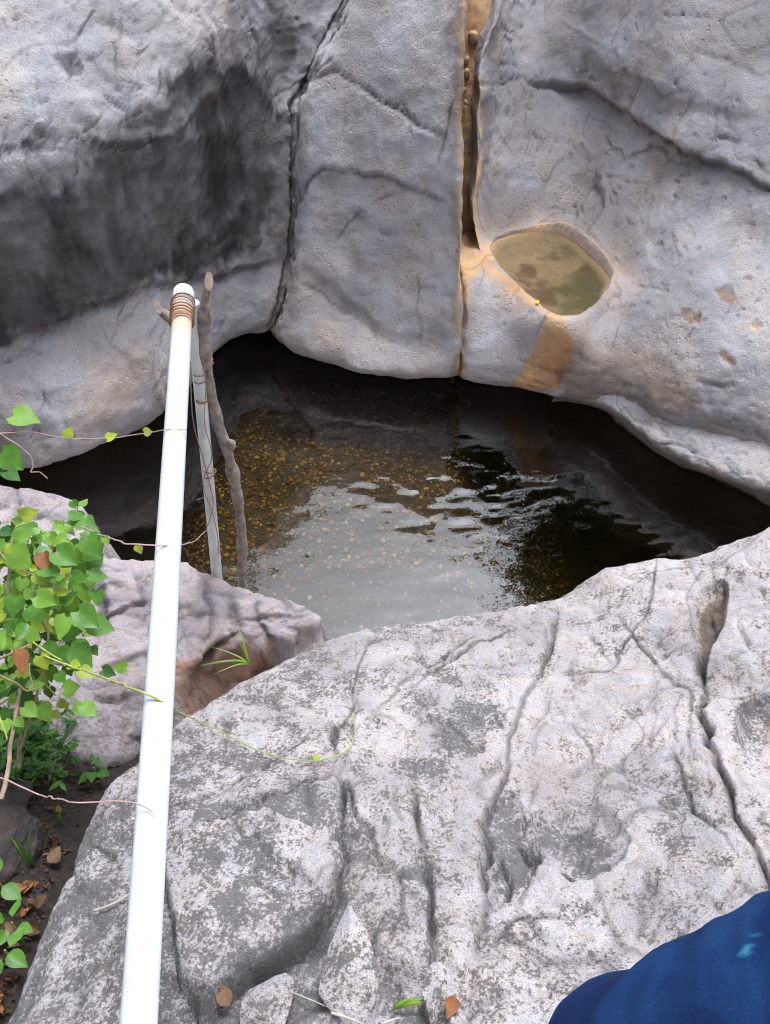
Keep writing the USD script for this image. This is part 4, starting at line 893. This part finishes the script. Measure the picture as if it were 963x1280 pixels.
vine('vine_tendril', 'thick tan tendril curling down at the left edge above the ledge', [at_d(-15, 540, 1.95), at_d(0, 542, 1.95), at_d(25, 558, 1.95), at_d(40, 572, 1.95), at_d(42, 585, 1.95), at_d(38, 591, 1.95), at_d(50, 590, 1.94), at_d(60, 599, 1.93)], .0026, DRYSTEM,
     [(2, 566, 1.9, .06, 1, (.6, 0, -.9)), (5, 588, 1.9, .04, 0, (.1, 0, -1))])
vine('vine_tendril', 'pinkish tendril draped over the pipe at mid length and looping up by the stake', [at_d(98, 655, 1.96), at_d(125, 668, 1.92), on_pipe(160, 680), on_pipe(190, 683), on_pipe(222, 682), at_y(242, 677, 1.45), at_y(262, 660, 1.72), at_y(273, 640, 1.775), at_y(270, 622, 1.78), at_y(252, 620, 1.775), at_y(243, 626, 1.77)], .0019, PINKSTEM,
     [(130, 672, 1.9, .02, 2, (.2, 0, -1)), (172, 682, 1.75, .02, 3, (.3, 0, -1))])
def hit(G, px, py, lo, hi, lift=0.):
    """where the view through a pixel first meets a height field"""
    zs = np.arange(hi, lo, -.004); d = ray(px, py); p = np.array([0, 0, CZ]) + d * ((zs - CZ) / d[2])[:, None]
    xs, ys = G[0, :, 0], G[:, 0, 1]; fx = (p[:, 0] - xs[0]) / (xs[1] - xs[0]); fy = (p[:, 1] - ys[0]) / (ys[1] - ys[0])
    h = G[np.clip(np.rint(fy).astype(int), 0, len(ys) - 1), np.clip(np.rint(fx).astype(int), 0, len(xs) - 1), 2] + lift
    k = np.nonzero(h >= zs)[0]; return p[k[0] if len(k) else int(np.argmin(abs(h - zs)))]
NB = lambda px, py, lift=.006: hit(NEAR_Z, px, py, .35, 1.35, lift)
vine('vine_tendril', 'long yellow green tendril crossing the pipe onto the boulder and curling upward', [at_d(52, 818, 1.88), at_d(80, 830, 1.86), at_d(120, 843, 1.75), on_pipe(172, 864), on_pipe(190, 872), on_pipe(206, 880), NB(252, 904, .03)] + [NB(x, y, .016) for x, y in smooth_poly([(262, 908), (290, 922), (330, 942), (380, 953), (412, 950), (435, 940), (448, 920), (446, 902), (438, 890)], 26, closed=False, s=1.2)], .0026, GREENSTEM,
     [(88, 832, 1.85, .03, 3, (.3, 0, .8)), (395, 950, 1.62, .012, 3, (0, 0, 1))], n=120)
vine('vine_tendril', 'thin pink tendril arching from the lower left edge onto the pipe', [at_d(-20, 968, 1.8), at_d(10, 976, 1.75), at_d(50, 994, 1.65), on_pipe(90, 1003, .0), on_pipe(130, 1002, .02), on_pipe(165, 1003), on_pipe(178, 1007), on_pipe(190, 1012), on_pipe(195, 1022)], .0020, PINKSTEM)

def gz(px, py): return hit(GULLY, px, py, -.05, 1.0)
def blades(name, label, base, n, length, mats, spread=.5, lean=(0, 0, 0), cat='grass', width=.0035, group=None):
    t = thing(name, label, cat, group=group)
    for k in range(n):
        a = RNG.uniform(0, 2 * math.pi); out = np.array([math.cos(a), math.sin(a), 0]) * spread * RNG.uniform(.4, 1) + np.asarray(lean); L = length * RNG.uniform(.6, 1.1)
        s = np.linspace(0, 1, 9)[:, None]
        c = base + L * (s * (UPV + .2 * out) + s ** 2 * (out * .9 - UPV * .45 * np.linalg.norm(out)))
        side = np.cross(out + [.01, 0, 0], UPV); side /= np.linalg.norm(side); w = width * (1 - s ** 1.6) + .0002
        V = np.stack([c - side * w, c + UPV * .001 - w * .2 * UPV, c + side * w], 1).reshape(-1, 3); obj('blade', (V, grid_faces(9, 3)), mats[k % len(mats)], t)
FR = at_z(312, 832, .24); blades('grass_tuft', 'small bright green grass tuft in the rusty cleft between ledge and boulder', FR, 9, .13, LEAVES[2:4] + [LEAVES[1]], 1.0, (-.5, .1, 0))
blades('grass_tuft', 'dark single grass blades rising from the leaf litter in the gully', gz(42, 1085), 3, .16, LEAVES[:2], .25, (-.1, .3, 0), width=.005)
blades('grass_tuft', 'two pale green grass blades among the loose stones at the bottom', NB(492, 1262) + [0, 0, .003], 4, .062, [LEAVES[3], LEAVES[2]], .5, (1.0, .25, 0), width=.0032)
blades('grass_tuft', 'thin grass blades beside the long edge of the boulder', gz(78, 1030), 3, .10, LEAVES[:2], .4, (.2, .2, 0), width=.003)
def herb():
    t = thing('low_herb', 'dense dark green feathery herb growing in the gully under the climbing plant', 'plant')
    for k in range(230):
        x, y = RNG.normal(52, 28), RNG.normal(945, 24)
        b = gz(np.clip(x, 5, 100), np.clip(y, 905, 990)); 
        p = b + np.array([RNG.normal(0, .02), RNG.normal(0, .02), RNG.uniform(.03, .11)])
        parts = [put(leaf(RNG.uniform(.018, .032), 'lance', .2, .3, rows=5), p, UPV + RNG.normal(0, .5, 3), np.array([math.cos(a), math.sin(a), .35])) for a in RNG.uniform(0, 6.3, 5)]
        obj('sprig', join(parts), LEAVES[0 if k % 3 else 1], t)
herb()
def seedling(px, py, label, n, size, tone):
    t = thing('seedling', label, 'plant'); b = gz(px, py)
    obj('stem', tube([b, b + [0, 0, .03], b + [.004, 0, .07]], .0018, 6), GREENSTEM, t)
    for k in range(n):
        a = k * 2 * math.pi / n + RNG.uniform(-.5, .5)
        add_leaf(t, b + [.012 * math.cos(a), .012 * math.sin(a), .05 + .02 * RNG.rand()], size * RNG.uniform(.7, 1.1), tone, (math.cos(a), math.sin(a), -.1), face=UPV + RNG.normal(0, .3, 3), shape='ovate')
seedling(124, 975, 'small green seedling between the herb and the boulder edge', 5, .045, 0)
seedling(10, 1118, 'green seedling with broad leaves at the left edge above the dry leaves', 4, .06, 1)
seedling(26, 1168, 'small seedling in the litter by the boulder, below the broad leaved one', 4, .045, 1)
seedling(18, 1202, 'lowest green seedling in the lower left corner', 4, .05, 1)
DG = 'brown dry leaves fallen in the gully'
for k in range(70):
    for _ in range(50):
        y = RNG.uniform(885, 1275); xm = np.interp(y, [885, 960, 1040, 1130, 1275], [190, 140, 95, 60, 2]); x = RNG.uniform(max(xm - 75, -12), xm - 4)
        if not (x < 60 and y < 1110 and RNG.rand() < .7): break
    b = gz(x, y) + [0, 0, .014 + .012 * RNG.rand()]
    m = put(leaf(RNG.uniform(.018, .042), 'ovate', RNG.uniform(.4, 1.3), RNG.uniform(-.9, 1.4), rows=7), b, UPV + RNG.normal(0, .6, 3), np.r_[RNG.normal(0, 1, 2), .1]); m = (m[0] + .007 * np.stack([fbm(m[0] * 60 + q * 5, 2, 400 + k) for q in range(3)], 1), m[1])
    tag(obj('dry_leaf', m, DRYLEAF[k % 3]), 'curled brown dry leaf lying on the dark soil of the gully', 'leaf', DG)
def litter():
    parts = []
    for k in range(1600):
        y = RNG.uniform(870, 1300); xm = np.interp(y, [870, 960, 1040, 1130, 1300], [200, 140, 95, 60, 0]); x = RNG.uniform(xm - 110, xm)
        q = at_z(x, y, .4); q = gz(x, y) if k % 1 == 0 else q
        parts.append(put(leaf(RNG.uniform(.006, .016), 'ovate', .5, .5, rows=3), q + [0, 0, .006], UPV + RNG.normal(0, .5, 3), RNG.normal(0, 1, 3)))
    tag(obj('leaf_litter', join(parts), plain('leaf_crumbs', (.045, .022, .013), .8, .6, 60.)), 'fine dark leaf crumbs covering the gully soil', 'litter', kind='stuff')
litter()

# ------------------------------------------------------------------ stones
def rock_thing(name, label, px, py, r, seed, flat, mat, rz=0, cat='stone', sink=.45, group=None, sub=4, at=None, taper=0.):
    p = NB(px, py) if at is None else at
    v, f = stone(r * 1.12, seed, flat, .12, 5, 13, .58); v = v * (1 + .03 * fbm(v * 45, 4, seed + 1, ridged=True) + .025 * fbm(v * 120, 2, seed))[:, None]; a = math.radians(rz); v = v @ np.array([[math.cos(a), math.sin(a), 0], [-math.sin(a), math.cos(a), 0], [0, 0, 1]])
    v[:, 0] *= 1 - taper * v[:, 1] / r
    v = v + p + [0, 0, r * flat[2] * (1 - 2 * sink)]
    mk = np.zeros((len(v), 3)); mk[:, 1] = .38 + .55 * sstep(-.1, .4, fbm(v * 22, 4, seed)) 
    return tag(obj(name, (v, f), mat, mask=mk), label, cat, group)
rock_thing('loose_stone', 'largest loose pale stone wedged at the bottom between boulder fractures', 438, 1208, .072, 11, (.62, 1.0, .34), ROCK_NEAR, 8, sink=.42, taper=.55)
rock_thing('loose_stone', 'narrow pale upright stone beside the grass blades at the bottom', 546, 1248, .038, 12, (.5, 1.1, .55), ROCK_NEAR, -5, sink=.36)
rock_thing('loose_stone', 'small round lichened stone under the big fractured block at lower left', 334, 1255, .044, 13, (1.0, .85, .42), ROCK_NEAR, 30, sink=.42)
ORANGE_STONE = plain('crusted_stone', (.48, .32, .17), .7, .3, 30., bump=.003)
def on_rows(px, py, lift=0.):
    base = [(577, 480), (580, 350), (580, 255), (586, 190), (588, 110), (598, 20), (612, -80)]
    col = column(577, 480, .10, [(578, 430, 62), (580, 350, 44), (584, 300, 4), (580, 255, 58), (586, 190, 58), (588, 110, 54), (598, 20, 46), (612, -80, 36)])
    pr = proj(col)[0][:, 1]; k = np.argsort(pr); y = float(np.interp(py, pr[k], col[k, 1])) + .035
    return at_y(px, py, y)
for px, py, r, s, lab in ((592, 46, .030, 21, 'round ochre stone sitting at the top of the orange channel'), (583, 74, .018, 22, 'small ochre stone just below the round one in the channel'), (584, 91, .020, 23, 'flattish pinkish stone in the channel under the small ochre one'), (581, 112, .011, 24, 'tiny ochre pebble midway in the upper channel'), (582, 128, .012, 25, 'lowest tiny pebble in the dark channel')):
    v, f = stone(r, s, (.85, .85, 1.05), .12, 3); tag(obj('channel_stone', (v + on_rows(px, py), f), ORANGE_STONE), lab, 'stone')
SOILSTONE = rock_look('wet_rock', (.085, .07, .065), (.04, .034, .032), (.02, .02, .02), .5, (.012, .012, .014), scale=1.7, bump=.9, solid=.8, dist=.009, orange=((.10, .06, .04), (.05, .03, .02)))
for px, py, r, s, flat, lab in ((6, 1062, .085, 31, (.8, 1.2, .7), 'dark wet rock at the left edge of the gully'), (97, 968, .05, 32, (1.2, .7, .6), 'brown smooth stone beside the feathery herb'), (140, 935, .04, 33, (.8, 1., .6), 'greyish stone in the gully above the seedling'), (10, 1000, .06, 34, (1, 1, .6), 'black rock under the dry stem at the left edge')):
    b = gz(px, py); v, f = stone(r, s, flat, .34, 5); v = v * (1 + .10 * fbm(v * 28, 4, s, ridged=True)[:, None]) + b + [0, 0, r * .1]; mk = np.zeros((len(v), 3)); mk[:, 1] = (.9 if s in (31, 34) else .35) * sstep(-.5, .2, fbm(v * 30, 4, s)); mk[:, 0] = .3
    tag(obj('gully_stone', (v, f), SOILSTONE, mask=mk), lab, 'stone')

# ------------------------------------------------------------------ pool gravel
GRAVEL = usdkit.material(stage, '/World/Looks/gravel_look', {'at': ('attribute', dict(attribute='mask')), 'p': ('principled_bsdf', dict(roughness=.6, specular_ior_level=.3))}, [('at.color', 'p.base_color')], surface='p.BSDF')
TONES = np.array([(.18, .12, .045), (.12, .085, .035), (.26, .18, .07), (.09, .07, .035), (.20, .10, .05), (.16, .14, .09), (.30, .24, .14)])
def pool_gravel():
    ico = [trimesh.creation.icosphere(subdivisions=q, radius=1.) for q in (0, 1)]
    V, F, C = [], [], []; o = 0
    rs = np.random.RandomState(21)
    X, Y = rs.uniform(-1.2, 1.0, 15000), rs.uniform(1.5, 3.75, 15000); keep = fbm(np.stack([X * 2, Y * 2, X * 0], -1), 3, 201) > -.35
    keep &= (Y > 2.35) | (rs.rand(len(Y)) < .55); X, Y = X[keep], Y[keep]; Z = bed_z(X, Y) - .006 * (Y < 2.35)
    for k in range(len(X)):
        r = .004 + .009 * rs.rand() ** 2.5; base = ico[int(r > .008)]; V0, F0 = base.vertices, base.faces
        v = V0 * (1 + .25 * rs.normal(size=(len(V0), 1)).clip(-1, 1)) * [1, rs.uniform(.6, 1), .55] * r; a = rs.uniform(0, 6.3)
        v = v @ np.array([[math.cos(a), math.sin(a), 0], [-math.sin(a), math.cos(a), 0], [0, 0, 1]]) + [X[k], Y[k], Z[k] + r * .2]
        V.append(v); F.append(F0 + o); o += len(v); C.append(np.tile(TONES[rs.randint(7)] * [1.05, .90, .50] * rs.uniform(.55, 1.6), (len(v), 1)))
    tag(obj('pool_gravel', (np.vstack(V), np.vstack(F)), GRAVEL, mask=np.vstack(C)), 'golden brown gravel covering the bed of the pool', 'gravel', kind='stuff')
    for k in range(70):
        px, py = rs.uniform(270, 620), rs.uniform(490, 740); p = at_z(px, py, -.32); z = float(bed_z(np.array([p[0]]), np.array([p[1]]))[0]); p = at_z(px, py, z)
        r = rs.uniform(.010, .018); v, f = stone(r, 300 + k, (1, rs.uniform(.65, .9), .5), .15, 2); a = rs.uniform(0, 6.3)
        v = v @ np.array([[math.cos(a), math.sin(a), 0], [-math.sin(a), math.cos(a), 0], [0, 0, 1]]) + p + [0, 0, r * .2]
        tag(obj('pebble', (v, f), GRAVEL, mask=np.tile(TONES[rs.randint(7)] * [1., .9, .6] * rs.uniform(.45, .95), (len(v), 1))), 'rounded brown pebble lying under water among the gravel of the pool', 'pebble', 'larger pebbles on the pool bed')
pool_gravel()

# ------------------------------------------------------------------ puddles and small bits
flat_water('channel_water', smooth_poly(SIDE, 60, s=1.), ZP, PUDDLE)
def puddle_on(poly, dz, name, mat):
    c = [NB(x, y) for x, y in poly]; z = float(np.median([q[2] for q in c])) + dz
    flat_water(name, smooth_poly(np.array([at_z(x, y, z)[:2] for x, y in poly]), 50, s=.8), z, mat)
YL = plain('yellow_leaf', (.62, .55, .02), .5, .15, 60., trans=.2)
tag(obj('yellow_leaf', put(leaf(.028, 'ovate', .3, .4), np.r_[at_z(671, 379, ZP + .016)], [0.1, -.3, 1], [.3, .6, .1]), YL), 'tiny bright yellow leaf at the lower rim of the pothole', 'leaf')
tag(obj('orange_leaf', put(leaf(.03, 'ovate', .6, .4), NB(567, 1248) + [0, 0, .012], [.3, 0, 1], [-.3, -1, .2]), DRYLEAF[1]), 'orange dry leaf stuck beside the narrow upright stone', 'leaf')
tag(obj('brown_leaf', put(leaf(.034, 'ovate', .5, .35), NB(290, 1262) + [0, 0, .02], [.1, -.3, 1], [-.5, .6, .2]), DRYLEAF[2]), 'pale brown dry leaf under the fractured block', 'leaf')
PALE = plain('bleached_wood', (.40, .365, .32), .8, .2, 60., bump=.001)
for a, b, r, lab in (((415, 1268), (455, 1282), .0032, 'short bleached twig at the bottom edge under the loose stone'), ((365, 1242), (430, 1270), .0016, 'long thin dry twig leading to the bleached one'), ((478, 1282), (500, 1274), .0030, 'bleached twig stub beside the grass blades')):
    p, q = NB(*a) + [0, 0, .006], NB(*b) + [0, 0, .006]; tag(obj('twig', tube(curve([p, (p + q) / 2 + [0, 0, .004], q], 14), np.linspace(r, r * .5, 14) * .7, 7), PALE), lab, 'twig')
p, q = NB(118, 1140) + [0, 0, .006], NB(160, 1122) + [0, 0, .008]
tag(obj('twig', tube(curve([p, NB(139, 1131, .010), q], 14), .0022, 7), PALE), 'dry twig lying on the boulder just left of the pipe', 'twig')

# ------------------------------------------------------------------ person: bent leg in jeans
def person():
    import manifold3d as m3
    t = thing('person', 'person in dark blue jeans sitting at the lower right with one knee drawn up', 'person')
    def body(J, edge, it):
        tot = None
        for (a, ra), (b, rb) in J:
            pts = []
            for c, r in ((a, ra), (b, rb)): pts.append(np.array(trimesh.creation.icosphere(subdivisions=3, radius=r).vertices) + c)
            h = m3.Manifold.hull_points(np.vstack(pts).astype(np.float32)); tot = h if tot is None else tot + h
        mm = tot.refine_to_length(edge).to_mesh(); tm = trimesh.Trimesh(mm.vert_properties[:, :3], mm.tri_verts, process=True)
        return trimesh.smoothing.filter_taubin(tm, iterations=it)
    K, T1, H = at_d(832, 1392, .74), at_d(1020, 1318, .71), at_d(1330, 1245, .68)
    A = K + np.array([.02, -.07, -.40]); FT = A + np.array([-.05, .17, -.045])
    sk = body([((H, .080), (T1, .065)), ((T1, .065), (K, .055)), ((K, .055), ((K + A) / 2 + [.01, -.02, 0], .055)), (((K + A) / 2 + [.01, -.02, 0], .055), (A, .036)), ((A, .036), (A + [.0, -.03, -.04], .034)), ((A, .036), (FT, .03)), ((A + [0, -.03, -.04], .034), (FT, .03))], .012, 12)
    obj('body', (np.array(sk.vertices), np.array(sk.faces)), plain('skin', (.26, .15, .10), .55, .1, 30.), t)
    j = body([((H, .112), (T1, .090)), ((T1, .090), (K, .086)), ((K, .088), ((K + A) / 2 + [.01, -.02, 0], .078)), (((K + A) / 2 + [.01, -.02, 0], .078), (A + [0, 0, .05], .068))], .0065, 70)
    v = np.array(j.vertices); n = np.array(j.vertex_normals)
    ax = (H - K) / np.linalg.norm(H - K); s = (v - K) @ ax
    q = np.stack([(s + .9 * (v[:, 2] - K[2])) * 13 + 1.2 * fbm(v * 6, 2, 301), v[:, 2] * 9, v[:, 1] * 7], 1)
    fold = np.clip(fbm(q, 3, 302, ridged=True), -.5, 1)
    v = v + n * (0.0065 * fold + .008 * fbm(v * 8, 3, 303) + .0012 * fbm(v * 50, 2, 304))[:, None]
    jm = trimesh.smoothing.filter_taubin(trimesh.Trimesh(v, j.faces, process=False), iterations=6); v = np.array(jm.vertices); n = np.array(jm.vertex_normals)
    pxy, _ = proj(v); mk = np.zeros((len(v), 3))
    mk[:, 0] = np.clip(.35 * sstep(.1, .7, fold) + .35 * sstep(-.1, .5, fbm(v * [14, 14, 6], 4, 305)), 0, 1) * .8  # fold ridges lightened: worn streaks, and light on the folds put into colour
    for cx, cy, r in ((949, 1170, 4.), (935, 1188, 4.5)):
        c = at_d(cx, cy, .6); rr = np.hypot(pxy[:, 0] - cx, (pxy[:, 1] - cy)) + 2 * fbm(v * 90, 2, 306); mk[:, 1] = np.maximum(mk[:, 1], sstep(r + 1.5, r - 1.5, rr) * (n @ np.array([-.1, .5, .8]) > .1))
    denim = usdkit.material(stage, '/World/Looks/denim', {
        'at': ('attribute', dict(attribute='mask')), 'sep': ('separate_color', {}), 'geo': ('geometry', {}), 'n': ('noise_texture', dict(scale=420., detail=3., roughness=.7)), 'n2': ('noise_texture', dict(scale=9., detail=6., roughness=.65)),
        'r': ('rgb_ramp', dict(ramp=[(.3, (.003, .009, .036)), (.7, (.006, .020, .074))])), 'm1': ('mix', dict(color2=(.014, .060, .17))), 'm2': ('mix', dict(color2=(.05, .27, .40))),
        'w': ('rgb_ramp', dict(ramp=[(.3, (.75, .75, .75)), (.7, (1.2, 1.2, 1.2))])), 'mm': ('mix', dict(mix_type='multiply', fac=1.)), 'b': ('bump', dict(strength=.35, distance=.0012)), 'p': ('principled_bsdf', dict(roughness=.9, specular_ior_level=.08))},
        [('at.color', 'sep.color'), ('geo.position', 'n.vector'), ('geo.position', 'n2.vector'), ('n2.fac', 'r.fac'), ('r.color', 'm1.color1'), ('sep.r', 'm1.fac'), ('m1.color', 'm2.color1'), ('sep.g', 'm2.fac'), ('n.fac', 'w.fac'), ('m2.color', 'mm.color1'), ('w.color', 'mm.color2'), ('mm.color', 'p.base_color'), ('n.fac', 'b.height'), ('b.normal', 'p.normal')], surface='p.BSDF')
    obj('jeans', (v, np.array(j.faces)), denim, t, mask=mk)

person()

# ------------------------------------------------------------------ trees beyond the rocks, out of view, placed to darken the pool reflection
TREELEAF = plain('tree_leaf', (.045, .085, .022), .5, .4, 8., trans=.25)
def tree(x, y, h, cr, label, seed, dens=190):
    rs = np.random.RandomState(seed)
    z0 = float(LAND[np.argmin(abs(LAND[:, 0, 1] - y)), np.argmin(abs(LAND[0, :, 0] - x)), 2]) - .1
    t = thing('tree', label, 'tree', (x, y, z0))
    obj('trunk', tube(curve([(0, 0, 0), (rs.normal(0, .1), rs.normal(0, .1), h * .35), (rs.normal(0, .2), rs.normal(0, .2), h * .75)], 20), np.linspace(.13, .05, 20) * h / 5, 10), BARK, t)
    cl = []; limbs = []
    for k in range(26):
        a = rs.uniform(0, 6.3); e = rs.uniform(-.3, 1.); rr = cr * rs.uniform(.35, 1.0)
        c = np.array([rr * math.cos(a) * math.cos(e), rr * math.sin(a) * math.cos(e), h * .72 + rr * .9 * math.sin(e)]); cl.append(c)
        if k % 2 == 0: limbs.append(tube(curve([(0, 0, h * rs.uniform(.35, .6)), c * [.5, .5, 1] - [0, 0, .2 * rr], c], 10), np.linspace(.04, .01, 10), 6))
    obj('limbs', join(limbs), BARK, t)
    P = (np.array(cl)[:, None] + rs.normal(0, 1, (len(cl), dens, 3)) * cr * .22).reshape(-1, 3); n = len(P)
    nn = rs.normal(0, 1, (n, 3)); u = np.cross(nn, rs.normal(0, 1, (n, 3))); u /= np.linalg.norm(u, axis=1, keepdims=True); w = np.cross(u, nn / np.linalg.norm(nn, axis=1, keepdims=True)); q = rs.uniform(.05, .10, (n, 1))
    V = np.stack([P - u * q * .5, P + w * q, P + u * q * .5, P - w * q], 1).reshape(-1, 3); F = np.arange(4 * n).reshape(-1, 4)
    obj('crown', (V, F), TREELEAF, t, smooth=False)
tree(2.7, 6.4, 4.2, 1.25, 'leafy tree above the slab, mirrored in the right of the pool', 1)
tree(4.6, 6.8, 5.0, 1.8, 'broad tree at the far right, mirrored in the dark end of the pool', 2)
tree(3.9, 8.6, 6.2, 1.8, 'tall unseen tree behind the others on the right bank, darkening the pool', 3)
tree(.95, 6.6, 1.9, .55, 'small sparse tree on the bank, mirrored in the middle of the pool', 5, 70)
tree(-2.6, 7.2, 4.0, 1.4, 'unseen leafy tree above the black stained rock, darkening the left of the pool', 4)  # out of view, placed to darken the left of the pool reflection
